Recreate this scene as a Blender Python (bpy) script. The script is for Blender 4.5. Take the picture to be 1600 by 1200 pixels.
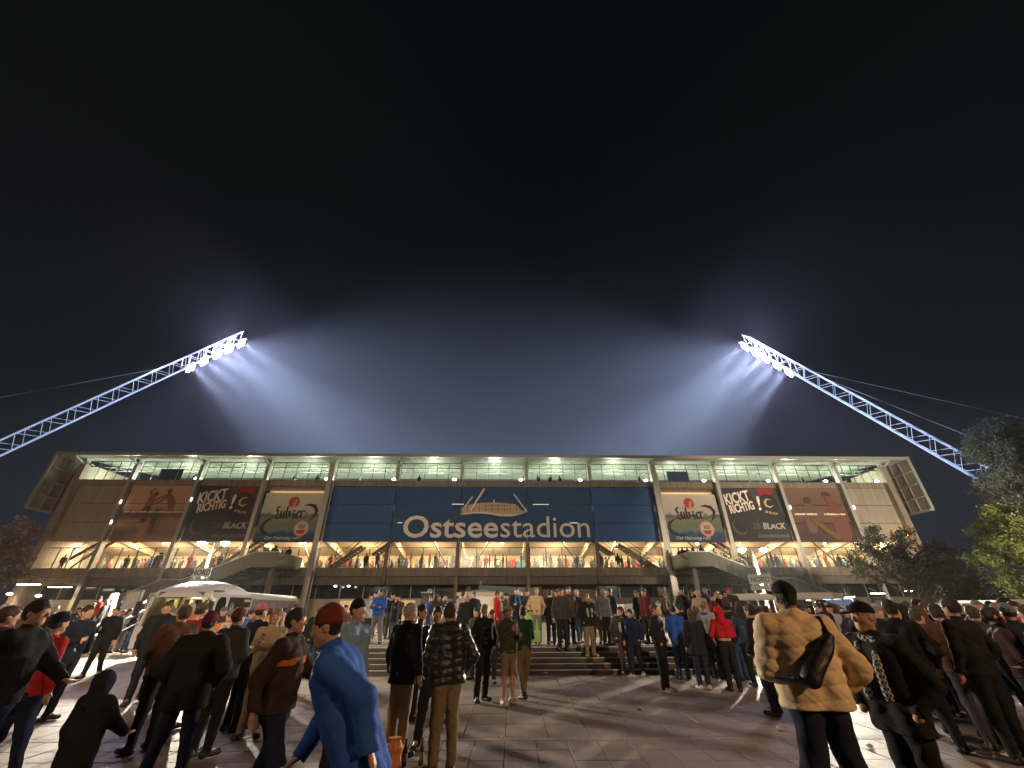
import bpy, math, random
import numpy as np
from mathutils import Vector, Matrix, Euler
random.seed(7); np.random.seed(7)
R = math.radians
for o in list(bpy.data.objects): bpy.data.objects.remove(o)
SC = bpy.context.scene
COL = SC.collection

# ------------------------------------------------------------------ camera
F_PX, PITCH, ROLL, CAM_Z = 626.0, R(29.25), R(-0.25), 1.70
cd = bpy.data.cameras.new('camera'); cam = bpy.data.objects.new('camera', cd); COL.objects.link(cam)
cd.sensor_fit = 'HORIZONTAL'; cd.sensor_width = 36.0; cd.lens = 36.0*F_PX/1600.0
cd.clip_start = 0.1; cd.clip_end = 2000
cam.matrix_world = Matrix.Translation((0, 0, CAM_Z)) @ Matrix.Rotation(R(90)+PITCH, 4, 'X') @ Matrix.Rotation(ROLL, 4, 'Z')
SC.camera = cam
# ------------------------------------------------------------------ night sky
W = bpy.data.worlds.new('World'); SC.world = W; W.use_nodes = True
W.node_tree.nodes['Background'].inputs[0].default_value = (0.5, 0.85, 1.0, 1)
W.node_tree.nodes['Background'].inputs[1].default_value = 0.0026
# ------------------------------------------------------------------ output
SC.view_settings.view_transform = 'Standard'; SC.view_settings.look = 'None'
SC.view_settings.gamma = 1; SC.view_settings.use_curve_mapping = False
SC.view_settings.exposure = 0.0
cy = SC.cycles
SC.render.engine = 'CYCLES'
cy.max_bounces = 5; cy.diffuse_bounces = 2; cy.glossy_bounces = 2; cy.transmission_bounces = 3
cy.volume_bounces = 0; cy.transparent_max_bounces = 12
cy.sample_clamp_indirect = 3; cy.sample_clamp_direct = 0
cy.caustics_reflective = False; cy.caustics_refractive = False
cy.use_denoising = True
cy.use_adaptive_sampling = True; cy.adaptive_threshold = 0.02
try: cy.use_light_tree = True
except Exception: pass
cy.texture_limit_render = 'OFF' if hasattr(cy, 'texture_limit_render') else None

def ray_at(px, py, Y):
    """world point at forward distance Y that the photo shows at px,py"""
    xc, yc = (px-800), (600-py)
    c, s = math.cos(ROLL), math.sin(ROLL)
    xc, yc = xc*c - yc*s, xc*s + yc*c
    cp, sp = math.cos(PITCH), math.sin(PITCH)
    d = Vector((xc, F_PX*cp - yc*sp, F_PX*sp + yc*cp))
    return Vector((0, 0, CAM_Z)) + d*(Y/d.y)

# ------------------------------------------------------------------ object helpers
def tag(o, label=None, cat=None, group=None, kind=None):
    if label: o['label'] = label
    if cat: o['category'] = cat
    if group: o['group'] = group
    if kind: o['kind'] = kind
    return o
def empty(name, loc=(0, 0, 0), rz=0.0):
    o = bpy.data.objects.new(name, None); COL.objects.link(o)
    o.location = loc; o.rotation_euler = (0, 0, rz); o.empty_display_size = 0.3
    return o
def link(name, me, parent=None, loc=None, rot=None, mat=None):
    o = bpy.data.objects.new(name, me); COL.objects.link(o)
    if parent: o.parent = parent
    if loc is not None: o.location = loc
    if rot is not None: o.rotation_euler = rot
    if mat is not None and me.materials and me.materials[0] is not mat:
        o.material_slots[0].link = 'OBJECT'; o.material_slots[0].material = mat
    return o
def rebuild_frame(d, up=Vector((0, 0, 1))):
    d = d.normalized()
    s = d.cross(up)
    if s.length < 1e-4: s = d.cross(Vector((1, 0, 0)))
    s.normalize(); u = s.cross(d).normalized()
    return d, s, u
class MB:
    def __init__(s): s.v = []; s.f = []
    def box(s, x0, x1, y0, y1, z0, z1):
        b = len(s.v)
        s.v += [(x0,y0,z0),(x1,y0,z0),(x1,y1,z0),(x0,y1,z0),(x0,y0,z1),(x1,y0,z1),(x1,y1,z1),(x0,y1,z1)]
        s.f += [(b,b+3,b+2,b+1),(b+4,b+5,b+6,b+7),(b,b+1,b+5,b+4),(b+1,b+2,b+6,b+5),(b+2,b+3,b+7,b+6),(b+3,b,b+4,b+7)]
        return s
    def bar(s, p, q, w, h, up=Vector((0, 0, 1))):
        p, q = Vector(p), Vector(q); d, sd, u = rebuild_frame(q-p, up)
        b = len(s.v)
        for c in (p, q):
            for i, j in ((-1,-1),(1,-1),(1,1),(-1,1)): s.v.append(tuple(c + sd*(i*w/2) + u*(j*h/2)))
        s.f += [(b,b+1,b+2,b+3),(b+7,b+6,b+5,b+4)] + [(b+i, b+4+i, b+4+(i+1)%4, b+(i+1)%4) for i in range(4)]
        return s
    def tube(s, p, q, r, n=8, r2=None, cap=True):
        p, q = Vector(p), Vector(q); d, sd, u = rebuild_frame(q-p); r2 = r if r2 is None else r2
        b = len(s.v)
        for c, rr in ((p, r), (q, r2)):
            for i in range(n):
                a = 2*math.pi*i/n; s.v.append(tuple(c + sd*(rr*math.cos(a)) + u*(rr*math.sin(a))))
        s.f += [(b+i, b+(i+1)%n, b+n+(i+1)%n, b+n+i) for i in range(n)]
        if cap: s.f += [tuple(b+i for i in range(n-1,-1,-1)), tuple(b+n+i for i in range(n))]
        return s
    def path(s, pts, r, n=6):
        for a, c in zip(pts, pts[1:]): s.tube(a, c, r, n)
        return s
    def prism(s, pts, axis, a0, a1):
        """closed 2-D outline extruded along an axis ('x','y','z')"""
        b = len(s.v); n = len(pts)
        for a in (a0, a1):
            for (p, q) in pts:
                s.v.append({'x': (a, p, q), 'y': (p, a, q), 'z': (p, q, a)}[axis])
        s.f += [tuple(range(b, b+n)), tuple(range(b+2*n-1, b+n-1, -1))]
        s.f += [(b+i, b+n+i, b+n+(i+1)%n, b+(i+1)%n) for i in range(n)]
        return s
    def lathe(s, prof, c=(0, 0, 0), n=16):
        b = len(s.v)
        for (r, z) in prof:
            for i in range(n):
                a = 2*math.pi*i/n; s.v.append((c[0]+r*math.cos(a), c[1]+r*math.sin(a), c[2]+z))
        for k in range(len(prof)-1):
            for i in range(n):
                s.f.append((b+k*n+i, b+k*n+(i+1)%n, b+(k+1)*n+(i+1)%n, b+(k+1)*n+i))
        s.f += [tuple(b+i for i in range(n-1,-1,-1)), tuple(b+(len(prof)-1)*n+i for i in range(n))]
        return s
    def quad(s, a, b_, c, d):
        b = len(s.v); s.v += [tuple(a), tuple(b_), tuple(c), tuple(d)]; s.f.append((b, b+1, b+2, b+3)); return s
    def mesh(s, name, mat=None, smooth=False, fix=True):
        me = bpy.data.meshes.new(name); me.from_pydata(s.v, [], s.f)
        if mat: me.materials.append(mat)
        if fix:
            import bmesh
            bm = bmesh.new(); bm.from_mesh(me); bmesh.ops.recalc_face_normals(bm, faces=bm.faces); bm.to_mesh(me); bm.free()
        if smooth: me.polygons.foreach_set('use_smooth', [True]*len(me.polygons))
        me.update(); return me
    def obj(s, name, mat=None, parent=None, smooth=False, loc=None, rot=None):
        return link(name, s.mesh(name, mat, smooth), parent, loc, rot)

# ------------------------------------------------------------------ materials
MATS = {}
def mat(name, col, rough=0.7, metal=0.0, var=0.15, scale=6.0, bump=0.0, bscale=40.0, emit=None, estr=0.0, spec=0.5):
    if name in MATS: return MATS[name]
    m = bpy.data.materials.new(name); m.use_nodes = True; nt = m.node_tree; N = nt.nodes; L = nt.links
    b = N['Principled BSDF']; b.inputs['Roughness'].default_value = rough; b.inputs['Metallic'].default_value = metal
    b.inputs['Specular IOR Level'].default_value = spec
    if emit:
        b.inputs['Base Color'].default_value = (*col, 1)
        b.inputs['Emission Color'].default_value = (*emit, 1); b.inputs['Emission Strength'].default_value = estr
        MATS[name] = m; return m
    tc = N.new('ShaderNodeTexCoord'); nz = N.new('ShaderNodeTexNoise'); nz.inputs['Scale'].default_value = scale; nz.inputs['Detail'].default_value = 5
    L.new(tc.outputs['Object'], nz.inputs['Vector'])
    mx = N.new('ShaderNodeMix'); mx.data_type = 'RGBA'
    mx.inputs[6].default_value = (*[max(0, c*(1-var)) for c in col], 1); mx.inputs[7].default_value = (*[min(1, c*(1+var)) for c in col], 1)
    L.new(nz.outputs['Fac'], mx.inputs[0]); L.new(mx.outputs[2], b.inputs['Base Color'])
    if bump > 0:
        n2 = N.new('ShaderNodeTexNoise'); n2.inputs['Scale'].default_value = bscale; n2.inputs['Detail'].default_value = 4
        L.new(tc.outputs['Object'], n2.inputs['Vector'])
        bp = N.new('ShaderNodeBump'); bp.inputs['Strength'].default_value = bump; bp.inputs['Distance'].default_value = 0.02
        L.new(n2.outputs['Fac'], bp.inputs['Height']); L.new(bp.outputs['Normal'], b.inputs['Normal'])
    MATS[name] = m; return m
def streaks(m, lo=.6):
    nt = m.node_tree; N = nt.nodes; L = nt.links; b = N['Principled BSDF']; src = b.inputs['Base Color'].links[0].from_socket
    tc = N.new('ShaderNodeTexCoord'); mp = N.new('ShaderNodeMapping'); mp.inputs['Scale'].default_value = (2.2, 2.2, .16); L.new(tc.outputs['Object'], mp.inputs[0])
    nz = N.new('ShaderNodeTexNoise'); nz.inputs['Scale'].default_value = 1.6; nz.inputs['Detail'].default_value = 7; nz.inputs['Roughness'].default_value = .7; L.new(mp.outputs[0], nz.inputs['Vector'])
    mr = N.new('ShaderNodeMapRange'); mr.inputs[1].default_value = .35; mr.inputs[2].default_value = .62; mr.inputs[3].default_value = lo; mr.inputs[4].default_value = 1.05; L.new(nz.outputs['Fac'], mr.inputs[0])
    mx = N.new('ShaderNodeMix'); mx.data_type = 'RGBA'; mx.blend_type = 'MULTIPLY'; mx.inputs[0].default_value = 1; L.new(src, mx.inputs[6]); L.new(mr.outputs[0], mx.inputs[7]); L.new(mx.outputs[2], b.inputs['Base Color']); return m
def emis(name, col, s):
    if name in MATS: return MATS[name]
    m = mat(name, (0.8, 0.8, 0.8), emit=col, estr=s)
    try: m.cycles.emission_sampling = 'NONE'
    except Exception: pass
    return m
def glass(name, tint=(0.9, 0.95, 0.93), refl=0.12):
    if name in MATS: return MATS[name]
    m = bpy.data.materials.new(name); m.use_nodes = True; nt = m.node_tree; N = nt.nodes; L = nt.links
    N.remove(N['Principled BSDF']); out = N['Material Output']
    t = N.new('ShaderNodeBsdfTransparent'); t.inputs[0].default_value = (*tint, 1)
    g = N.new('ShaderNodeBsdfGlossy'); g.inputs['Roughness'].default_value = 0.22; g.inputs[0].default_value = (0.9, 0.9, 0.9, 1)
    fr = N.new('ShaderNodeLayerWeight'); fr.inputs[0].default_value = .5
    pw = N.new('ShaderNodeMath'); pw.operation = 'POWER'; pw.inputs[1].default_value = 4.0; L.new(fr.outputs['Facing'], pw.inputs[0])
    ma = N.new('ShaderNodeMath'); ma.operation = 'MULTIPLY_ADD'; ma.inputs[1].default_value = .7; ma.inputs[2].default_value = refl*0.25
    L.new(pw.outputs[0], ma.inputs[0])
    mx = N.new('ShaderNodeMixShader'); L.new(ma.outputs[0], mx.inputs[0]); L.new(t.outputs[0], mx.inputs[1]); L.new(g.outputs[0], mx.inputs[2])
    L.new(mx.outputs[0], out.inputs[0]); MATS[name] = m; return m

def lamp(kind, name, loc, energy, col, size=0.3, target=None, angle=None, blend=0.5, parent=None, size_y=None):
    ld = bpy.data.lights.new(name, kind); ld.energy = energy; ld.color = col
    if kind == 'AREA':
        ld.size = size
        if size_y: ld.shape = 'RECTANGLE'; ld.size_y = size_y
    else: ld.shadow_soft_size = size
    if kind == 'SPOT': ld.spot_size = R(angle); ld.spot_blend = blend
    o = bpy.data.objects.new(name, ld); COL.objects.link(o); o.location = loc
    if target is not None: o.rotation_euler = (Vector(target)-Vector(loc)).to_track_quat('-Z', 'Y').to_euler()
    if parent: o.parent = parent
    return o

# ------------------------------------------------------------------ haze: one closed box of even air
hz = MB().box(-304, 304, -44, 304, -2.0, 66).obj('haze'); tag(hz, kind='stuff')
hm = bpy.data.materials.new('haze_air'); hm.use_nodes = True; nt = hm.node_tree
nt.nodes.remove(nt.nodes['Principled BSDF'])
pv = nt.nodes.new('ShaderNodeVolumePrincipled'); pv.inputs['Color'].default_value = (0.92, 0.95, 1.0, 1)
pv.inputs['Density'].default_value = 0.00026; pv.inputs['Anisotropy'].default_value = 0.0
nt.links.new(pv.outputs[0], nt.nodes['Material Output'].inputs['Volume']); hz.data.materials.append(hm)

# ------------------------------------------------------------------ ground
ROW1 = 7.72   # pale strip between the small slabs and the large slabs
def paving_mat():
    m = bpy.data.materials.new('concrete_paving'); m.use_nodes = True; nt = m.node_tree; N = nt.nodes; L = nt.links
    b = N['Principled BSDF']; b.inputs['Roughness'].default_value = 0.62
    g = N.new('ShaderNodeNewGeometry')
    sn = N.new('ShaderNodeVectorMath'); sn.operation = 'SNAP'; sn.inputs[1].default_value = (0.65, 0.8, 50)
    L.new(g.outputs['Position'], sn.inputs[0])
    wn = N.new('ShaderNodeTexWhiteNoise'); L.new(sn.outputs[0], wn.inputs['Vector'])
    nz = N.new('ShaderNodeTexNoise'); nz.inputs['Scale'].default_value = 0.9; nz.inputs['Detail'].default_value = 8; nz.inputs['Roughness'].default_value = 0.65; L.new(g.outputs['Position'], nz.inputs['Vector'])
    n3 = N.new('ShaderNodeTexNoise'); n3.inputs['Scale'].default_value = 30; n3.inputs['Detail'].default_value = 6; L.new(g.outputs['Position'], n3.inputs['Vector'])
    a = N.new('ShaderNodeMath'); a.operation = 'MULTIPLY_ADD'; a.inputs[1].default_value = 0.22; L.new(wn.outputs['Value'], a.inputs[0]); L.new(nz.outputs['Fac'], a.inputs[2])
    a2 = N.new('ShaderNodeMath'); a2.operation = 'MULTIPLY_ADD'; a2.inputs[1].default_value = 0.3; L.new(n3.outputs['Fac'], a2.inputs[0]); L.new(a.outputs[0], a2.inputs[2])
    cr = N.new('ShaderNodeValToRGB'); cr.color_ramp.elements[0].position = 0.3; cr.color_ramp.elements[0].color = (0.19, 0.145, 0.11, 1)
    cr.color_ramp.elements[1].position = 1.0; cr.color_ramp.elements[1].color = (0.40, 0.32, 0.245, 1)
    L.new(a2.outputs[0], cr.inputs[0])
    vo = N.new('ShaderNodeTexVoronoi'); vo.inputs['Scale'].default_value = 2.3; L.new(g.outputs['Position'], vo.inputs['Vector'])
    vr = N.new('ShaderNodeMapRange'); vr.inputs[1].default_value = .05; vr.inputs[2].default_value = .09; vr.inputs[3].default_value = .6; vr.inputs[4].default_value = 1; L.new(vo.outputs['Distance'], vr.inputs[0])
    n4 = N.new('ShaderNodeTexNoise'); n4.inputs['Scale'].default_value = .35; n4.inputs['Detail'].default_value = 4; L.new(g.outputs['Position'], n4.inputs['Vector'])
    v4 = N.new('ShaderNodeMapRange'); v4.inputs[1].default_value = .4; v4.inputs[2].default_value = .6; v4.inputs[3].default_value = .84; v4.inputs[4].default_value = 1; L.new(n4.outputs['Fac'], v4.inputs[0])
    mm = N.new('ShaderNodeMath'); mm.operation = 'MULTIPLY'; L.new(vr.outputs[0], mm.inputs[0]); L.new(v4.outputs[0], mm.inputs[1])
    mx = N.new('ShaderNodeMix'); mx.data_type = 'RGBA'; mx.blend_type = 'MULTIPLY'; mx.inputs[0].default_value = 1; L.new(cr.outputs[0], mx.inputs[6]); L.new(mm.outputs[0], mx.inputs[7]); L.new(mx.outputs[2], b.inputs['Base Color'])
    bp = N.new('ShaderNodeBump'); bp.inputs['Strength'].default_value = 0.35; bp.inputs['Distance'].default_value = 0.01
    L.new(n3.outputs['Fac'], bp.inputs['Height']); L.new(bp.outputs['Normal'], b.inputs['Normal'])
    rr = N.new('ShaderNodeMapRange'); rr.inputs[3].default_value = 0.5; rr.inputs[4].default_value = 0.75; L.new(nz.outputs['Fac'], rr.inputs[0]); L.new(rr.outputs[0], b.inputs['Roughness'])
    return m
PAVE = paving_mat()
gm = mat('ground_asphalt', (0.06, 0.056, 0.052), rough=0.9, bump=0.4, scale=1.0)
g = MB().box(-300, 300, -40, 300, -1.0, -0.065).obj('ground', gm); tag(g, kind='structure')
def slab(mb, x0, x1, y0, y1, top):
    c = 0.006; j = 0.005
    x0 += j; x1 -= j; y0 += j; y1 -= j
    b = len(mb.v)
    mb.v += [(x0,y0,-0.06),(x1,y0,-0.06),(x1,y1,-0.06),(x0,y1,-0.06),(x0,y0,top-c),(x1,y0,top-c),(x1,y1,top-c),(x0,y1,top-c),
             (x0+c,y0+c,top),(x1-c,y0+c,top),(x1-c,y1-c,top),(x0+c,y1-c,top)]
    for q in (0, 4):
        mb.f += [(b+q+i, b+q+(i+1)%4, b+q+4+(i+1)%4, b+q+4+i) for i in range(4)]
    mb.f.append((b+8, b+9, b+10, b+11))
plaza = empty('plaza_pavement'); tag(plaza, kind='structure')
small = MB(); slab(small, -.225, .225, -.225, .225, 0); small_me = small.mesh('paving_slab', PAVE)
large = MB(); slab(large, -.325, .325, -.4, .4, 0); large_me = large.mesh('paving_slab_large', PAVE)
cells = []
y = ROW1-0.45*6
for r in range(6):
    for c in range(-60, 60): cells.append((c*.45+.1, y+.225+r*.45, 0))
for r in range(60):
    for c in range(-75, 75):
        X, Y = c*.65+.2, ROW1+.16+.4+r*.8
        if Y > 23.6 or (Y > 14.3 and -6.6 < X < 8.6): continue
        cells.append((X, Y, 1))
def vis_key(c):
    X, Y, t = c
    y_px = 600 + F_PX*math.tan(PITCH + math.atan(CAM_Z/Y))
    zc = Y*math.cos(PITCH) - CAM_Z*math.sin(PITCH)
    x_px = 800 + F_PX*X/zc
    vis = -20 < x_px < 1620 and y_px < 1215
    return (0 if vis else 1, Y)
cells.sort(key=vis_key)
rest = MB()
for i, (X, Y, t) in enumerate(cells):
    dz = random.uniform(-.003, .002)
    if i < 300:
        o = link('paving_slab', large_me if t else small_me, plaza, (X, Y, dz), (random.uniform(-.004, .004), random.uniform(-.004, .004), random.uniform(-.003, .003)))
    else:
        if t: slab(rest, X-.325, X+.325, Y-.4, Y+.4, dz)
        else: slab(rest, X-.225, X+.225, Y-.225, Y+.225, dz)
o = rest.obj('paving_slabs_beyond', PAVE, plaza); tag(o, kind='stuff')
STRIP = mat('pale_strip_stone', (0.34, 0.29, 0.25), rough=0.7, bump=0.3)
st = MB(); x = -30.0
while x < 30: slab(st, x, x+1.0, ROW1, ROW1+.16, 0.001); x += 1.0
tag(st.obj('kerb_strip', STRIP, plaza), kind='stuff')

# ------------------------------------------------------------------ terrace and steps
STEPM = mat('step_granite', (0.055, 0.05, 0.047), rough=0.7, bump=0.3)
NOSE = mat('step_nosing', (0.42, 0.40, 0.37), rough=0.6)
NST, RIS, TRD, SY = 5, 0.116, 0.36, 14.45
SX0, SX1 = -6.5, 8.5
steps = empty('terrace_steps', (0, SY, 0)); tag(steps, kind='structure')
for i in range(NST):
    m_ = MB().box(SX0, SX1, i*TRD, NST*TRD+.2, i*RIS if i else -.05, (i+1)*RIS-.03); m_.obj('step', STEPM, steps)
    MB().box(SX0, SX1, i*TRD-.02, NST*TRD+.2 if i == NST-1 else (i+1)*TRD+.002, (i+1)*RIS-.03, (i+1)*RIS).obj('tread', STEPM, steps)
    MB().box(SX0+.02, SX1-.02, i*TRD-.024, i*TRD+.045, (i+1)*RIS-.02, (i+1)*RIS+.003).obj('nosing', NOSE, steps)
TZ = NST*RIS
TY = SY+NST*TRD
terr = empty('terrace_pavement'); tag(terr, kind='structure')
MB().box(SX0, SX1, TY+.2, 60, 0, TZ-.004).obj('paving_bed', PAVE, terr)
MB().box(-60, SX0, 24, 60, 0, TZ-.004).obj('paving_bed', PAVE, terr)
MB().box(SX1, 60, 24, 60, 0, TZ-.004).obj('paving_bed', PAVE, terr)
SIDE = mat('limestone_edge', (0.34, 0.31, 0.26), rough=0.8, bump=0.4)
for (a, b_) in ((-45, SX0), (SX1, 45)):
    for k in range(4):
        MB().box(a, b_, 22.6+k*.36, 24.0, (k*.145) if k else -.05, (k+1)*.145).obj('step', SIDE, steps, loc=(0, -SY, 0))
def gz(X, Y):
    if SX0 < X < SX1:
        if Y < SY: return 0
        return min(TZ, RIS*(1+int((Y-SY)/TRD)))
    if Y < 22.6: return 0
    return min(.58, .145*(1+int((Y-22.6)/.36)))
# ------------------------------------------------------------------ stadium stand
PSI = R(1.8); BW = 7.72; FX, FD = -2.2, 48.0
stand = empty('stadium_stand', (FX, FD, 0), PSI)
tag(stand, 'long two tier football stand with glazed concourse, banners between raking columns and flat overhanging roof', 'stadium')
SM = stand.matrix_world = Matrix.Translation((FX, FD, 0)) @ Matrix.Rotation(PSI, 4, 'Z')
def SW(u, v, z): return Matrix.Translation((FX, FD, 0)) @ Matrix.Rotation(PSI, 4, 'Z') @ Vector((u, v, z))
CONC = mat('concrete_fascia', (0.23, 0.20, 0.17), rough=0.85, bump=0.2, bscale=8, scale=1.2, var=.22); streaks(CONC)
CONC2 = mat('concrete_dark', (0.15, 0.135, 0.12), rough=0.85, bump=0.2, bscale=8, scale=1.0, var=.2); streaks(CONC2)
STEEL = mat('galvanised_steel', (0.36, 0.36, 0.35), rough=0.45, metal=0.3, var=.2)
DARKST = mat('dark_steel', (0.035, 0.033, 0.03), rough=0.5, metal=0.3)
BROWN = mat('brown_painted_steel', (0.12, 0.075, 0.05), rough=0.5)
CREAM = mat('cream_soffit', (0.62, 0.52, 0.36), rough=0.8, scale=.8, var=.12)
CREAM2 = mat('cream_wall', (0.55, 0.45, 0.32), rough=0.8, scale=.8, var=.2)
ROOFM = mat('roof_sheet', (0.42, 0.45, 0.42), rough=0.5, scale=1.0, var=.12); streaks(ROOFM, .7)
GREY = mat('grey_cladding', (0.27, 0.245, 0.21), rough=0.6, scale=.7, var=.12); streaks(GREY, .75)
GLASS = glass('window_glass', (0.92, 0.95, 0.93), .1)
DGLASS = mat('dark_window_glass', (0.012, 0.014, 0.013), rough=0.12, spec=0.8)
cols = [(k+.5)*BW for k in range(-6, 6)]
E0, E1 = -48.6, 48.6
edges = [E0]+cols+[E1]
# columns (rectangular steel hollow sections, proud of the facade)
for k, u in enumerate(cols):
    big = k in (3, 8)
    if big:
        o = MB().box(-.3, .3, -.95, -.35, 0, 17.2).box(.42, .52, -.75, -.65, 0, 16.0).obj('column', STEEL, stand, loc=(u, 0, 0))
    else:
        if 3 < k < 8:
            MB().box(-.2, .2, -.5, -.03, 4.0 if k in (4, 7) else 0, 8.12).obj('column', CONC2 if k in (4, 7) else BROWN, stand, loc=(u, 0, 0))
            MB().box(-.2, .2, -.5, -.03, 15.2, 17.4).obj('column_top', STEEL, stand, loc=(u, 0, 0))
        else: MB().box(-.2, .2, -.6, -.05, 0, 17.4).obj('column', STEEL, stand, loc=(u, 0, 0))
for u in (E0, E1): MB().box(-.35, .35, -.6, .4, 0, 17.0).obj('corner_column', CONC, stand, loc=(u, 0, 0))
# fascia bands, one panel per bay
def bay(i): return edges[i], edges[i+1]
for i in range(13):
    a, b_ = bay(i); a += .03; b_ -= .03
    MB().box(a, b_, 0, .4, 14.45, 15.1).box(a, b_, -.08, .42, 15.02, 15.12).obj('upper_fascia', CONC, stand)
    MB().box(a, b_, -.25, .4, 4.75, 5.55).box(a, b_, -.32, .3, 5.5, 5.58).obj('balcony_fascia', CONC, stand)
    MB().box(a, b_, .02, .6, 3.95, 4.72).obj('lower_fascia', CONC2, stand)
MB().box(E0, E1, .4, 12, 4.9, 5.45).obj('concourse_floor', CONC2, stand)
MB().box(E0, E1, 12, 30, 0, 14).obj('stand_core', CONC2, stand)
MB().box(E0-.3, E0, .4, 30, 0, 17).obj('end_wall', CONC, stand)
MB().box(E1, E1+.3, .4, 30, 0, 17).obj('end_wall', CONC, stand)
# concourse interior
MB().box(E0, E1, 9.0, 9.2, 5.45, 8.0).obj('concourse_back_wall', CREAM2, stand)
for i in range(13):
    a, b_ = bay(i)
    m_ = MB(); b0 = len(m_.v)
    m_.prism([(0.45, 9.7), (9.0, 7.75), (9.0, 7.95), (0.45, 9.9)], 'x', a+.02, b_-.02)
    m_.obj('concourse_soffit', CREAM, stand)
    # raking beams under the soffit, and an underside haunch
    MB().prism([(0.5, 9.65), (9.0, 7.7), (9.0, 7.2), (4.0, 8.0), (0.5, 8.6)], 'x', b_-.22, b_+.22).obj('raking_beam', CREAM, stand)
    if i % 2 == 0: MB().bar((a+1.2, 2.5, 5.6), (a+3.4, 3.5, 8.9), .14, .14).obj('prop', DARKST, stand)
    else: MB().bar((b_-1.2, 2.5, 5.6), (b_-3.4, 3.5, 8.9), .14, .14).obj('prop', DARKST, stand)
# kiosks, posters and doors along the concourse back wall
rnd = random.Random(3)
KC = [(0.5,0.05,0.04),(0.55,0.5,0.42),(0.08,0.14,0.4),(0.6,0.3,0.06),(0.1,0.1,0.1),(0.65,0.62,0.6),(0.3,0.12,0.08),(0.05,0.2,0.3)]
u = E0+1
while u < E1-3:
    w = rnd.uniform(.8, 2.6); h = rnd.uniform(.8, 1.7)
    c = rnd.choice(KC); z0 = rnd.uniform(5.5, 6.0)
    MB().box(u, u+w, 8.86, 8.98, z0, z0+h).obj('wall_panel', mat('panel_%d' % KC.index(c), c, rough=.6), stand)
    u += w + rnd.uniform(.2, 1.6)
# glazing of the concourse: four panes a bay
pw = None
for i in range(13):
    a, b_ = bay(i)
    n = 4; w = (b_-a-.5)/n
    pane = MB().box(-w/2+.03, w/2-.03, -.012, .012, 5.62, 7.55).mesh('pane', GLASS)
    mull = MB().box(-.03, .03, -.05, .05, 5.58, 7.6).mesh('mullion', DARKST)
    for j in range(n):
        link('concourse_pane', pane, stand, (a+.25+w*(j+.5), .12, 0))
    for j in range(n+1): link('mullion', mull, stand, (a+.25+w*j, .12, 0))
    MB().box(a+.25, b_-.25, .08, .16, 7.6, 7.66).obj('handrail', DARKST, stand)
# clerestory under the roof
for i in range(13):
    a, b_ = bay(i)
    n = 5; w = (b_-a-.5)/n
    pane = MB().box(-w/2+.03, w/2-.03, -.012, .012, 15.15, 17.3).mesh('pane', GLASS)
    mull = MB().box(-.025, .025, -.04, .04, 15.12, 17.35).mesh('mullion', DARKST)
    for j in range(n): link('clerestory_pane', pane, stand, (a+.25+w*(j+.5), .15, 0))
    for j in range(n+1): link('mullion', mull, stand, (a+.25+w*j, .15, 0))
    MB().box(a+.2, b_-.2, .08, .2, 16.68, 16.75).box(a+.2, b_-.2, .08, .2, 17.3, 17.38).obj('glazing_rail', DARKST, stand)
    if i in (1, 9): # navy flag behind the glass
        MB().box(a+2.2, a+4.9, .5, .53, 15.2, 16.6).obj('blue_hanging', mat('blue_cloth', (.02, .05, .12)), stand)
    # lattice truss and purlins
    t = MB()
    for (v, z) in ((2.6, 16.9), (2.6, 17.75)): t.tube((a+.2, v, z), (b_-.2, v, z), .05, 6)
    nn = 6; ww = (b_-a-.4)/nn
    for j in range(nn):
        x0 = a+.2+ww*j
        t.tube((x0, 2.6, 16.9), (x0+ww/2, 2.6, 17.75), .03, 5); t.tube((x0+ww/2, 2.6, 17.75), (x0+ww, 2.6, 16.9), .03, 5)
    t.obj('roof_truss', mat('truss_green_grey', (.22, .25, .22), rough=.5), stand)
    t = MB()
    for j in range(4): t.tube((a+.4+j*2, .8, 17.0), (a+1.6+j*2, 7, 17.9), .025, 5); t.tube((a+1.6+j*2, .8, 17.0), (a+.4+j*2, 7, 17.9), .025, 5)
    t.obj('roof_bracing', mat('truss_green_grey', (.22, .25, .22), rough=.5), stand)
    # interior underside of roof: ribbed sheet
    s_ = MB(); s_.prism([(.3, 17.55), (25, 20.2), (25, 20.3), (.3, 17.65)], 'x', a, b_)
    v = 1.0
    while v < 12: 
        z = 17.55+(v-.3)*(20.2-17.55)/24.7
        s_.box(a+.01, b_-.01, v, v+.08, z-.12, z+.02); v += .8
    s_.obj('roof_underside', ROOFM, stand)
    # safety rail and back of top tier
    MB().box(a, b_, 7.5, 7.7, 14.0, 16.3).obj('top_tier_wall', CREAM2 if i % 3 else GREY, stand)
    MB().box(a, b_, .4, 7.5, 14.0, 14.45).obj('top_tier_floor', CONC2, stand)
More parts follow.
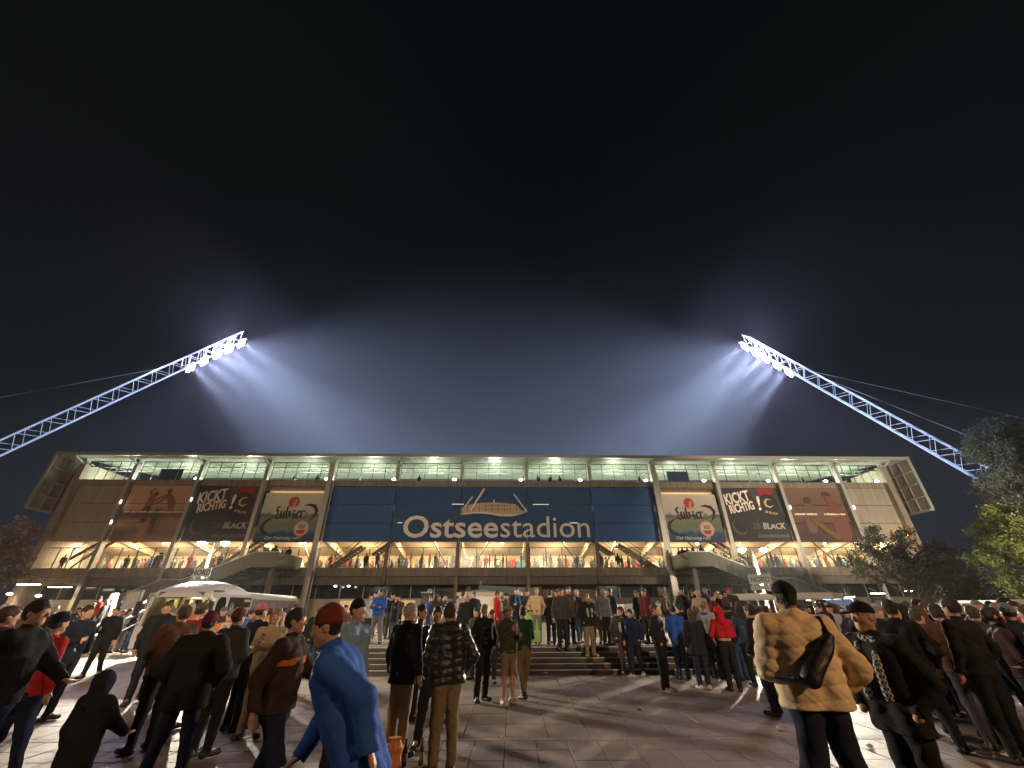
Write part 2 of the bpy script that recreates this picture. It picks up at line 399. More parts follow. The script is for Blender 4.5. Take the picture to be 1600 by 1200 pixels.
# front overhang: soffit panels with fine ribs, lip, and raking brackets at each column
for i in range(13):
    a, b_ = bay(i)
    if i == 0: a = -50.6
    if i == 12: b_ = 50.6
    s_ = MB(); s_.prism([(-2.0, 17.5), (.3, 17.45), (.3, 17.6), (-2.0, 17.62)], 'x', a+.01, b_-.01)
    x = a+.12
    while x < b_-.1:
        s_.prism([(-1.9, 17.42), (.2, 17.38), (.2, 17.46), (-1.9, 17.51)], 'x', x, x+.06); x += .3
    s_.obj('roof_soffit', ROOFM, stand)
    MB().box(a, b_, -2.2, -2.0, 17.38, 17.74).obj('roof_lip', STEEL, stand)
    MB().prism([(-2.0, 17.66), (25, 20.45), (25, 20.55), (-2.0, 17.76)], 'x', a, b_).obj('roof_sheet', ROOFM, stand)
for u in cols+[E0, E1]:
    MB().bar((u, -.1, 16.7), (u, -1.9, 17.36), .16, .2).obj('roof_bracket', STEEL, stand)
    MB().box(u-.26, u+.26, -.65, -.1, 17.0, 17.36).obj('column_head', STEEL, stand)
# folded down roof ends
for s in (-1, 1):
    e = s*50.5
    m_ = MB().box(min(e, e+s*.14), max(e, e+s*.14), -2.1, 1.4, 11.6, 17.4); m_.obj('side_wing', GREY, stand)
    MB().box(min(e-s*.12, e+s*.2), max(e-s*.12, e+s*.2), -2.28, -2.1, 11.5, 17.74).obj('wing_edge', STEEL, stand)
    MB().box(min(e-s*.3, e+s*.2), max(e-s*.3, e+s*.2), -2.2, 1.4, 11.35, 11.55).obj('wing_edge', STEEL, stand)
    for z in (12.9, 14.4, 15.9):
        MB().box(min(e-s*.3, e), max(e-s*.3, e), -2.0, 1.3, z, z+.14).obj('wing_rib', STEEL, stand)
    for v in (-.9, .3): MB().box(min(e-s*.12, e), max(e-s*.12, e), v, v+.1, 11.6, 17.3).obj('wing_rib', STEEL, stand)
# ground floor: set back wall, dark glazing band, mullions
for i in range(13):
    a, b_ = bay(i)
    lowwall = i < 6
    if i in (6, 7):
        MB().box(a, b_, 3.0, 3.2, 0, 4.0).obj('undercroft_wall', mat('brown_render', (.22, .14, .09), scale=.5, var=.4), stand)
        MB().box(a+1, a+1.5, 1.4, 1.9, 0, 4).obj('undercroft_column', BROWN, stand)
        continue
    MB().box(a, b_, 2.0, 2.2, 2.7, 4.0).obj('dark_glazing', DGLASS, stand)
    if lowwall: MB().box(a, b_, 2.0, 2.2, 0, 2.68).obj('pale_render_wall', mat('pale_render', (.5, .46, .36), scale=.6, var=.2), stand)
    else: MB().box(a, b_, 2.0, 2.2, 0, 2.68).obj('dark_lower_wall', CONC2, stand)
    for j in range(3):
        x = a+(b_-a)*j/3
        MB().box(x-.04, x+.04, 1.9, 2.0, 2.7, 4.0).obj('mullion', STEEL, stand)
for (u, w) in ((-10.6, 2.2), (-16.5, 1.5)):  # yellow light on the wall, put in as glowing panels
    MB().box(u, u+w, 1.93, 1.98, .2, 2.5).obj('wall_glow_panel', emis('amber_wall_glow', (1, .55, .1), .35), stand)
for u in (-15.5, -16.9): MB().lathe([(.02, -.08), (.14, -.05), (.14, .05), (.02, .08)], (0, 0, 0)).obj('downlight', emis('white_lamp', (1, .95, .85), 14), stand, loc=(u, .8, 3.86))
MB().lathe([(.01, -.02), (.3, -.02), (.3, .02), (.01, .02)]).obj('wall_clock', mat('clock_white', (.5, .5, .45)), stand, loc=(-6.9, 1.9, 3.35), rot=(R(90), 0, 0))
# blank grey cladding end bays
for i in (0, 12):
    a, b_ = bay(i); a += .4 if i == 0 else .3; b_ -= .3 if i == 0 else .4
    for k in range(3):
        z0 = 8.25+k*2.06; MB().box(a, b_, -.02, .12, z0+.03, z0+2.03).obj('cladding_panel', GREY, stand)
# column uplights
for k, z in ((0, 12.4), (1, 12.7), (0, 10.2), (10, 12.0), (11, 12.0), (3, 15.2)):
    MB().box(-.06, .06, -.1, 0, -.2, .2).obj('column_light', emis('column_lamp', (1, .9, .7), 5), stand, loc=(cols[k]+.25, -.62, z))

# ------------------------------------------------------------------ concourse stairs (seen through the glass)
def inner_stair(u0, z0, u1, z1, v, label):
    t = empty('concourse_stair', SW(u0, v, z0), PSI); tag(t, label, 'staircase', 'steel stairs inside the concourse')
    du, dz = u1-u0, z1-z0
    for s in (0, 1.3):
        MB().bar((0, s, 0), (du, s, dz), .07, .34).obj('stringer', BROWN, t)
        MB().bar((0, s, 1.0), (du, s, dz+1.0), .05, .05).obj('handrail', DARKST, t)
    n = max(6, int(abs(dz)/.2))
    tr = MB().box(-.14, .14, .05, 1.25, -.02, .02).mesh('tread', CREAM2)
    for i in range(n): link('tread', tr, t, (du*(i+.5)/n, 0, dz*(i+.5)/n))
S_ = 'brown steel stair behind the concourse glass, '
inner_stair(-46.5, 6.6, -42.9, 9.2, 1.2, S_+'at the far left end of the stand')
inner_stair(-30.5, 5.6, -25.2, 9.3, 1.0, S_+'below the left brewery banner')
inner_stair(-18.6, 5.5, -15.0, 8.0, 1.6, S_+'under the blue panel left of the name')
inner_stair(-13.6, 7.0, -10.6, 9.2, 1.2, S_+'under the start of the stadium name')
inner_stair(13.8, 7.0, 10.4, 9.2, 1.2, S_+'under the end of the stadium name')
inner_stair(19.0, 5.5, 14.6, 8.2, 1.6, S_+'under the blue panel right of the name')
inner_stair(29.5, 6.2, 24.6, 9.3, 1.0, S_+'below the right brewery banner')

# ------------------------------------------------------------------ stadium lights (the lit lamps of the place)
for i in range(13):
    a, b_ = bay(i); u = (a+b_)/2
    warm = (1.0, .72, .42)
    e = 1.0
    lamp('AREA', 'concourse_light', SW(u, 3.6, 8.7), 2000*e, warm, size=5.0, size_y=.3, target=SW(u, 4.2, 0))
    lamp('POINT', 'concourse_light', SW(u, 5.5, 6.9), 230*e, warm, size=.3)
    wl = MB().box(-.22, .22, -.05, .05, -.05, .05).lathe([(.01, -.14), (.13, -.1), (.13, .1), (.01, .14)]).obj('work_light', emis('cool_lamp', (.95, 1, .85), 26), stand, loc=(b_-1.0 if i % 2 else b_-.6, .5, 15.45))
    lamp('POINT', 'top_tier_light', SW(u, 2.2, 15.5), 1500, (.95, 1.0, .76), size=.4)
for i in range(0, 13):
    if i in (1, 3, 6, 9, 11, 12): 
        a, b_ = bay(i)
        MB().lathe([(.01, -.12), (.16, -.06), (.16, .06), (.01, .12)]).obj('ceiling_lamp', emis('warm_lamp', (1, .88, .62), 18), stand, loc=((a+b_)/2+1, 2.0, 8.3))
# ------------------------------------------------------------------ banners and the stadium name
def text_mesh(s, size, name, m, ext=.02, off=0.0, shear=0.0, align='LEFT'):
    cu = bpy.data.curves.new(name, 'FONT'); cu.body = s; cu.size = size; cu.extrude = ext; cu.offset = off; cu.shear = shear; cu.align_x = align
    cu.resolution_u = 3
    o = bpy.data.objects.new('tmp', cu); COL.objects.link(o)
    bpy.context.view_layer.update()
    me = bpy.data.meshes.new_from_object(o.evaluated_get(bpy.context.evaluated_depsgraph_get()))
    dims = [v.co.x for v in me.vertices]
    bpy.data.objects.remove(o); bpy.data.curves.remove(cu)
    me.name = name; me.materials.clear(); me.materials.append(m)
    return me, (min(dims) if dims else 0, max(dims) if dims else 0)
def letters(parent, word, size, m, x0, z0, y, off=0.0, sx=1.0, name='letter', width=None, shear=0.0, rot=0.0):
    meas = []
    for i, ch in enumerate(word):
        _, (a, b_) = text_mesh(word[:i+1], size, 'x', m, 0, off, shear); me, (c, d) = text_mesh(ch, size, name, m, .03, off, shear)
        meas.append((me, b_-d, b_))
    if width: sx = width/meas[-1][2]
    for (me, px, _), ch in zip(meas, word):
        if ch == ' ': continue
        o = link(name, me, parent, (x0+px*sx*math.cos(rot), y, z0+px*sx*math.sin(rot)), (R(90), -rot, 0)); o.scale = (sx, 1, 1)
    return x0+meas[-1][2]*sx
def poly(parent, name, pts, m, y, t=.02):
    return MB().prism(pts, 'y', y-t, y).obj(name, m, parent)
def stroke(pts, w):
    """outline of a brush stroke tapering at both ends"""
    n = len(pts); L_, R_ = [], []
    for i, p in enumerate(pts):
        a = Vector(pts[max(0, i-1)]); b_ = Vector(pts[min(n-1, i+1)]); d = (b_-a).normalized(); nn = Vector((-d.y, d.x))
        ww = w*(.08+.92*math.sin(math.pi*(i+.02)/(n-.96)))
        L_.append(tuple(Vector(p)+nn*ww/2)); R_.append(tuple(Vector(p)-nn*ww/2))
    return L_+R_[::-1]
def circ(cx, cz, r, n=20, sx=1.0): return [(cx+r*sx*math.cos(2*math.pi*i/n), cz+r*math.sin(2*math.pi*i/n)) for i in range(n)]

NAVY = mat('navy_mesh_fabric', (0.017, 0.06, 0.17), rough=.75, scale=1.5, var=.18, bump=.25, bscale=6)
BLUE = mat('blue_panel_fabric', (0.024, 0.09, 0.26), rough=.75, scale=1.5, var=.15, bump=.25, bscale=6)
WHITE = mat('white_print', (0.80, 0.75, 0.69), rough=.7, var=.06)
BLK = mat('black_print', (0.012, 0.012, 0.014), rough=.7)
Y0 = -.08
sign = empty('stadium_name_banner', SW(0, 0, 8.2), PSI)
tag(sign, 'navy banner across three bays with the stadium name in white letters under a stadium drawing', 'banner')
H = 6.25
for k in (-1, 0, 1):
    u0 = k*BW-BW/2+.03
    for j in range(3):
        MB().box(u0, u0+BW-.06, Y0, Y0+.06, j*H/3+.04, (j+1)*H/3-.03).obj('fabric_panel', NAVY, sign)
for z in (H/3, 2*H/3): MB().bar((-1.5*BW, -.02, z), (1.5*BW, -.02, z), .05, .05).obj('seam_rail', DARKST, sign)
for (u, w, z) in ((-4.9, 1.4, 2*H/3), (4.6, 1.9, 2*H/3), (-10.9, .5, H/3), (8.8, .9, H/3)):  # light passing the seam gaps, put in as glowing strips
    MB().box(u, u+w, Y0-.02, Y0-.005, z-.03, z+.03).obj('seam_gap_glow', emis('gap_light', (1, .85, .65), .9), sign)
# letters: measured in the photo, 633..905 px wide
xe = letters(sign, 'Ostsee', 3.35, WHITE, -10.35, .52, Y0-.03, off=.045, width=10.9)
letters(sign, 'stadion', 3.35, WHITE, xe+.12, .52, Y0-.03, off=.0, width=10.35)
# drawing of the stadium above the name
dr = [(-3.85, 3.0), (-3.6, 3.05), (-2.2, 3.18), (-.8, 3.15), (.8, 2.92), (2.2, 2.9), (3.95, 3.35), (3.2, 3.5), (2.7, 4.15), (1.4, 4.3), (0, 4.38), (-1.6, 4.32), (-2.6, 4.15), (-3.3, 3.95), (-3.75, 3.75), (-3.7, 3.2)]
poly(sign, 'drawing', dr, mat('sand_print', (.52, .40, .27), rough=.7), Y0-.012)
wv = [(-3.95, 2.95), (-3.3, 3.0), (-2.2, 3.12), (-.8, 3.08), (.8, 2.82), (2.2, 2.8), (4.0, 3.28), (2.2, 2.98), (.8, 3.0), (-.8, 3.24), (-2.2, 3.28), (-3.3, 3.12)]
poly(sign, 'drawing', wv, WHITE, Y0-.04)
for (a, b_, w) in (((-2.7, 3.45), (-1.15, 6.0), .2), ((-3.35, 3.9), (-2.5, 5.05), .13), ((2.35, 5.35), (3.85, 3.35), .15)):
    MB().bar((a[0], Y0-.06, a[1]), (b_[0], Y0-.06, b_[1]), w, .03, up=Vector((0, 1, 0))).obj('drawn_mast', WHITE, sign)
for k in range(9):
    x = -3.1+k*.72; MB().box(x-.025, x+.025, Y0-.05, Y0-.04, 3.3, 4.2).obj('drawn_line', DARKST, sign)
for z in (3.55, 4.0): MB().box(-1.2, 1.9, Y0-.052, Y0-.042, z-.02, z+.02).obj('drawn_line', DARKST, sign)
MB().box(-.05, .1, Y0-.05, Y0-.03, 4.38, 4.7).obj('drawn_mast', WHITE, sign)
# plain blue panels either side
for s, lab in ((-2, 'plain blue fabric panel between the left brewery banner and the stadium name'), (2, 'plain blue fabric panel between the stadium name and the right brewery banner')):
    b = empty('blue_banner', SW(s*BW, 0, 8.2), PSI); tag(b, lab, 'banner', 'plain blue panels beside the name')
    for j in range(3):
        MB().box(-BW/2+.35 if s < 0 else -BW/2+.05, BW/2-.05 if s < 0 else BW/2-.35, Y0, Y0+.06, j*(H-.1)/3+.04, (j+1)*(H-.1)/3-.04).obj('fabric_panel', BLUE, b)
    for z in ((H-.1)/3, 2*(H-.1)/3): MB().bar((-3.5, -.02, z), (3.5, -.02, z), .04, .04).obj('seam_rail', DARKST, b)

# ---- brewery banners
def nib(mb, pts, y, n=(.10, .07)):
    for p, q in zip(pts, pts[1:]):
        a, b_ = Vector(n), Vector(p); c = Vector(q)
        P = [b_-a, b_+a, c+a, c-a]
        area = sum(P[i].x*P[(i+1)%4].y-P[(i+1)%4].x*P[i].y for i in range(4))
        if abs(area) < 1e-5: continue
        mb.prism([tuple(v) for v in P], 'y', y-.015, y)
def brewery(k, lab):
    b = empty('brewery_banner', SW(k*BW, 0, 8.2), PSI); tag(b, lab, 'banner', 'brewery banners')
    w = BW-.9; h = 5.4
    m = bpy.data.materials.get('brewery_print')
    if m is None:
        m = bpy.data.materials.new('brewery_print'); m.use_nodes = True; nt = m.node_tree; N = nt.nodes; L = nt.links; p = N['Principled BSDF']; p.inputs['Roughness'].default_value = .7
        tc = N.new('ShaderNodeTexCoord'); sp = N.new('ShaderNodeSeparateXYZ'); L.new(tc.outputs['Object'], sp.inputs[0])
        nz = N.new('ShaderNodeTexNoise'); nz.inputs['Scale'].default_value = .9; nz.inputs['Detail'].default_value = 5; nz.inputs['Distortion'].default_value = 1.2; L.new(tc.outputs['Object'], nz.inputs['Vector'])
        md = N.new('ShaderNodeMath'); md.operation = 'MULTIPLY_ADD'; md.inputs[1].default_value = 1.1; L.new(nz.outputs['Fac'], md.inputs[0]); L.new(sp.outputs[2], md.inputs[2])
        mr = N.new('ShaderNodeMapRange'); mr.inputs[1].default_value = .5; mr.inputs[2].default_value = 5.9; L.new(md.outputs[0], mr.inputs[0])
        cr = N.new('ShaderNodeValToRGB'); e = cr.color_ramp.elements
        e[0].position = 0; e[0].color = (.012, .03, .075, 1); e[1].position = 1; e[1].color = (.52, .50, .46, 1)
        for pos, c in ((.17, (.02, .06, .13, 1)), (.24, (.10, .16, .17, 1)), (.34, (.12, .14, .09, 1)), (.46, (.16, .18, .15, 1)), (.54, (.06, .07, .07, 1)), (.60, (.42, .40, .37, 1))):
            x = e.new(pos); x.color = c
        L.new(mr.outputs[0], cr.inputs[0]); L.new(cr.outputs[0], p.inputs['Base Color'])
    MB().box(-w/2, w/2, Y0, Y0+.05, 0, h).obj('fabric', m, b)
    red = mat('red_print', (.38, .03, .03), rough=.7)
    poly(b, 'red_disc', circ(.05, 4.35, .62), red, Y0-.01)
    poly(b, 'disc_figure', [(-.05, 3.75), (.25, 3.7), (.3, 4.3), (.5, 4.4), (.45, 4.6), (.2, 4.6), (.05, 4.4)], mat('pink_print', (.5, .25, .2)), Y0-.03)
    mb = MB(); y = Y0-.025; u = .36; x = -1.75; z = 2.55
    def S(pts): nib(mb, [(x+a*u*1.05, z+b_*u*1.05) for a, b_ in pts], y)
    S([(1.1, 3.2), (.3, 3.4), (.2, 2.6), (.7, 1.7), (.3, .6), (-.2, .1)]); S([(-.2, .1), (.6, .35), (1.2, -.3)]); x += .62
    S([(0, 2.2), (0, .4), (.5, 0)]); S([(.9, 2.2), (.9, .3), (1.2, 0)]); S([(0, 3.0), (.05, 3.1)]); S([(.85, 3.0), (.9, 3.1)]); x += .62
    S([(0, 3.5), (0, .4), (.5, 0), (1.0, .5), (1.0, 1.6), (.5, 2.1), (.05, 1.7)]); x += .62
    S([(0, 2.1), (.8, 2.2), (.3, 1.3), (.9, .8), (.6, -.3), (-.1, -.8)]); x += .55
    S([(.9, .4), (.4, 0), (0, .5), (0, 1.7), (.5, 2.2), (.8, 1.6), (.1, 1.1)]); x += .5
    S([(0, 2.3), (0, .1), (.3, .2)]); S([(.1, 1.8), (.6, 2.2), (.9, 1.9)])
    mb.obj('lettering', BLK, b)
    poly(b, 'hook_stroke', stroke([(1.3, 4.0), (1.9, 4.05), (2.5, 3.9), (2.85, 3.4), (2.7, 2.8), (2.2, 2.2)], .42), BLK, Y0-.02)
    poly(b, 'hook_stroke', stroke([(-1.9, 2.6), (-2.6, 2.2), (-2.9, 1.6), (-2.6, 1.0), (-1.9, .75), (-.9, .75)], .48), BLK, Y0-.02)
    # club crest: ring with a ship
    cr_ = MB().prism(circ(1.55, 1.45, .88, 28), 'y', Y0-.02, Y0-.01).obj('crest', mat('crest_rim', (.42, .20, .16)), b)
    MB().prism(circ(1.55, 1.45, .76, 28), 'y', Y0-.03, Y0-.021).obj('crest_field', mat('crest_pale', (.5, .44, .38)), cr_)
    MB().prism([(1.0, 1.25), (2.1, 1.3), (1.9, .95), (1.75, .85), (1.35, .85), (1.15, .98)], 'y', Y0-.045, Y0-.031).obj('crest_ship', red, cr_)
    for (x0, x1) in ((1.2, 1.42), (1.47, 1.7), (1.75, 1.95)): MB().box(x0, x1, Y0-.045, Y0-.031, 1.4, 1.85).obj('crest_sail', mat('crest_sail', (.25, .16, .16)), cr_)
    me, _ = text_mesh('Der Heimsieg ruft!', .52, 'slogan', mat('slogan_grey', (.42, .43, .45)), .01, .008, .25, 'CENTER')
    link('slogan', me, b, (-.3, Y0-.02, .28), (R(90), 0, 0))
    # open strip above the banner, lit from behind
    MB().box(-w/2, w/2, .5, .6, 5.4, 6.3).obj('recess_back', CREAM, b)
    MB().box(-w/2, w/2, -.1, 0, 6.05, 6.22).obj('top_rail', BROWN, b)
    lamp('AREA', 'recess_light', SW(k*BW, .2, 13.45), 26, (1, .75, .48), size=w*.95, size_y=.12, target=SW(k*BW, .5, 14.6))
brewery(-3, 'pale brewery banner with red disc and round crest, left of the blue panels')
brewery(3, 'pale brewery banner with red disc and round crest, right of the blue panels')

# ---- energy drink banners
def energy(k, lab):
    b = empty('drink_banner', SW(k*BW, 0, 8.2), PSI); tag(b, lab, 'banner', 'black drink banners')
    w = BW-.6
    MB().box(-w/2, w/2, Y0, Y0+.05, .05, 6.2).obj('fabric', mat('charcoal_print', (.018, .019, .026), rough=.7, scale=.5, var=.5), b)
    poly(b, 'lettering_back', [(-.3, 6.15), (3.5, 6.15), (3.5, 2.9), (1.2, 3.2), (.5, 4.4)], mat('warm_grey_print', (.045, .038, .04), scale=.6, var=.5), Y0-.008)
    poly(b, 'red_field', [(.9, 6.15), (3.1, 6.15), (2.6, 5.3), (1.3, 5.2)], mat('red_dark_print', (.25, .015, .02)), Y0-.012)
    cap = circ(1.9, 4.1, 1.35, 22, .95); poly(b, 'cap_print', cap, mat('cap_navy', (.010, .012, .02)), Y0-.03)
    poly(b, 'cap_print', [(.5, 3.3), (3.3, 3.3), (3.1, 2.3), (1.9, 1.9), (.8, 2.4)], mat('cap_navy', (.010, .012, .02)), Y0-.025)
    poly(b, 'gold_emblem', stroke([(2.4, 4.75), (1.9, 4.85), (1.55, 4.5), (1.6, 4.1), (2.0, 3.9), (2.5, 4.1)], .28), mat('gold_print', (.55, .42, .16)), Y0-.05)
    me, _ = text_mesh('28 BLACK', .34, 'cap_lettering', mat('gold_print', (.55, .42, .16)), .01, .01, .2, 'CENTER'); link('cap_lettering', me, b, (1.95, Y0-.05, 3.15), (R(90), R(12), 0))
    for (t, z, x, sz) in (('KICKT', 4.15, -3.25, 1.75), ('RICHTIG', 3.15, -2.95, 1.35)):
        letters(b, t, sz, WHITE, x, z, Y0-.06, off=.035, width=3.3 if t == 'KICKT' else 3.2, shear=.15, rot=R(10))
    me, _ = text_mesh('!', 2.2, 'letter', WHITE, .02, .05, .25); link('letter', me, b, (.45, Y0-.06, 3.55), (R(90), R(-10), 0))
    me, _ = text_mesh('28', .95, 'lettering', mat('dim_gold_print', (.10, .085, .05)), .01, .01); link('lettering', me, b, (-.75, Y0-.02, 1.45), (R(90), 0, 0))
    me, (a0, a1) = text_mesh('BLACK', .95, 'lettering', mat('grey_print', (.40, .39, .37)), .01, .025, .15); o = link('lettering', me, b, (.5, Y0-.02, 1.45), (R(90), 0, 0)); o.scale = (2.7/a1, 1, 1)
    ring = stroke([(-2.6, 2.6), (-3.0, 2.0), (-2.9, 1.3), (-2.4, .9), (-1.8, .95), (-1.5, 1.4)], .35); poly(b, 'horn_emblem', ring, mat('dim_gold_print', (.10, .085, .05)), Y0-.02)
    sm = MB(); x = -.4; rr = random.Random(k)
    while x < 3.1:
        ww = rr.uniform(.12, .3); sm.box(x, x+ww*.8, Y0-.02, Y0-.008, .5, .5+rr.uniform(.28, .4)); x += ww
    sm.obj('small_print', mat('dim_grey_print', (.10, .10, .095)), b)
energy(-4, 'dark drink banner with brushed white capitals, nearer the left end of the stand')
energy(4, 'dark drink banner with brushed white capitals, nearer the right end of the stand')

# ---- photo banners at the ends
def photo_mat(name, stops, scale=.35):
    m = bpy.data.materials.new(name); m.use_nodes = True; nt = m.node_tree; N = nt.nodes; L = nt.links; p = N['Principled BSDF']; p.inputs['Roughness'].default_value = .7
    tc = N.new('ShaderNodeTexCoord'); sp = N.new('ShaderNodeSeparateXYZ'); L.new(tc.outputs['Object'], sp.inputs[0])
    mp = N.new('ShaderNodeMapping'); mp.inputs['Scale'].default_value = (.25, 1, 1.3); L.new(tc.outputs['Object'], mp.inputs[0])
    nz = N.new('ShaderNodeTexNoise'); nz.inputs['Scale'].default_value = scale*4; nz.inputs['Detail'].default_value = 6; L.new(mp.outputs[0], nz.inputs['Vector'])
    md = N.new('ShaderNodeMath'); md.operation = 'MULTIPLY_ADD'; md.inputs[1].default_value = 1.3; L.new(nz.outputs['Fac'], md.inputs[0]); L.new(sp.outputs[2], md.inputs[2])
    mr = N.new('ShaderNodeMapRange'); mr.inputs[1].default_value = .5; mr.inputs[2].default_value = 6.9; L.new(md.outputs[0], mr.inputs[0])
    cr = N.new('ShaderNodeValToRGB'); e = cr.color_ramp.elements
    e[0].position = stops[0][0]; e[0].color = (*stops[0][1], 1); e[1].position = stops[-1][0]; e[1].color = (*stops[-1][1], 1)
    for pos, c in stops[1:-1]: x = e.new(pos); x.color = (*c, 1)
    L.new(mr.outputs[0], cr.inputs[0]); L.new(cr.outputs[0], p.inputs['Base Color']); return m
def limb(b, name, pts, rad, m, y):
    """rounded figure piece from a chain of points with radii"""
    for (p, q, r0, r1) in zip(pts, pts[1:], rad, rad[1:]):
        p, q = Vector(p), Vector(q); d = (q-p).normalized(); n_ = Vector((-d.y, d.x))
        out = [p+n_*r0, q+n_*r1, q+d*r1*.7+n_*r1*.5, q+d*r1*.7-n_*r1*.5, q-n_*r1, p-n_*r0, p-d*r0*.7-n_*r0*.5, p-d*r0*.7+n_*r0*.5]
        poly(b, name, [tuple(v) for v in out], m, y, .008); y -= .01
b = empty('beach_photo_banner', SW(-5*BW, 0, 8.2), PSI); tag(b, 'orange tinted photo banner of players jumping on a beach, second panel from the left end', 'banner')
for j in range(3):
    pm = photo_mat('beach_print', [(0, (.30, .19, .12)), (.2, (.12, .065, .04)), (.35, (.30, .18, .11)), (.47, (.07, .03, .02)), (.53, (.16, .07, .045)), (.58, (.40, .25, .17)), (1, (.46, .28, .19))]) if j == 0 else pm
    MB().box(-BW/2+.3, BW/2-.3, Y0, Y0+.05, j*2.08+.03, j*2.08+2.05).obj('fabric_panel', pm, b, loc=(0, 0, 0))
SK = mat('print_skin', (.17, .075, .045)); DK = mat('print_dark', (.05, .025, .02)); YL = mat('print_yellow', (.30, .15, .035))
y = Y0-.02
limb(b, 'figure_print', [(-.9, 3.4), (-.8, 4.6), (-.6, 5.2)], [.35, .38, .2], SK, y)
limb(b, 'figure_print', [(-.9, 4.7), (-1.2, 5.5), (-.7, 5.9)], [.14, .12, .09], SK, y-.01)
poly(b, 'figure_print', circ(-.45, 5.25, .25), DK, y-.03)
limb(b, 'figure_print', [(-1.6, 3.0), (-.8, 3.5), (-.5, 3.1)], [.28, .42, .25], DK, y-.02)
limb(b, 'figure_print', [(1.9, 3.1), (1.6, 4.3), (1.0, 5.1)], [.3, .4, .3], SK, y)
poly(b, 'figure_print', circ(.95, 5.55, .26), DK, y-.03)
limb(b, 'figure_print', [(1.0, 4.9), (.1, 4.3), (-.5, 3.9)], [.16, .12, .09], SK, y-.02)
limb(b, 'figure_print', [(.8, 5.1), (0, 4.7), (-.5, 4.3)], [.14, .11, .08], SK, y-.04)
poly(b, 'figure_print', circ(.35, 3.35, .22), DK, y)
limb(b, 'figure_print', [(-.6, .1), (-.3, 1.2), (-.5, 2.1)], [.32, .42, .5], YL, y-.01)
poly(b, 'figure_print', circ(-.7, 2.35, .33), DK, y-.04)
limb(b, 'figure_print', [(.6, .9), (.5, 2.0), (.35, 2.9)], [.14, .3, .34], DK, y-.03)
limb(b, 'figure_print', [(1.2, 1.0), (1.0, 2.3)], [.12, .16], SK, y-.02)
sm = MB(); rr = random.Random(5); x = -3.2
while x < 3.2:
    ww = rr.uniform(.08, .2); sm.box(x, x+ww*.8, Y0-.075, Y0-.06, 3.12, 3.12+rr.uniform(.13, .2)); x += ww*(1.0 if rr.random() > .2 else 1.8)
sm.obj('small_print', WHITE, b)
b = empty('fans_photo_banner', SW(5*BW, 0, 8.2), PSI); tag(b, 'dark sunset photo banner of two hugging fans, second panel from the right end', 'banner')
pm2 = photo_mat('sunset_print', [(0, (.02, .012, .015)), (.3, (.06, .03, .025)), (.5, (.12, .06, .045)), (.7, (.11, .06, .05)), (1, (.15, .09, .07))], .5)
for j in range(3): MB().box(-BW/2+.3, BW/2-.3, Y0, Y0+.05, j*2.08+.03, j*2.08+2.05).obj('fabric_panel', pm2, b)
OR = mat('print_orange', (.13, .055, .03)); PK = mat('print_pink', (.11, .06, .05))
limb(b, 'figure_print', [(-1.4, 1.3), (-1.2, 3.0), (-.8, 4.4)], [.5, .8, .45], PK, y)
poly(b, 'figure_print', circ(-.85, 4.75, .42, 16, 1.1), DK, y-.03)
limb(b, 'figure_print', [(2.2, .8), (2.2, 3.0), (1.9, 4.6)], [.9, .95, .4], mat('print_red', (.13, .04, .03)), y)
poly(b, 'figure_print', circ(1.8, 4.9, .45, 16), OR, y-.03); poly(b, 'figure_print', circ(1.7, 5.25, .5, 16, 1.2)[:9], DK, y-.05)
limb(b, 'figure_print', [(2.4, 3.2), (.6, 2.4), (-1.2, 2.9)], [.3, .26, .15], OR, y-.04)
limb(b, 'figure_print', [(-1.0, 2.6), (.3, 1.2), (1.3, .5)], [.3, .3, .35], mat('print_ochre', (.12, .07, .02)), y-.05)
sm = MB(); x = -3.0
while x < 3.1:
    ww = rr.uniform(.1, .2)
    if not -.4 < x < .5: sm.box(x, x+ww*.8, Y0-.105, Y0-.09, 3.0, 3.0+rr.uniform(.15, .22))
    x += ww*(1.0 if rr.random() > .2 else 1.8)
sm.obj('small_print', WHITE, b)

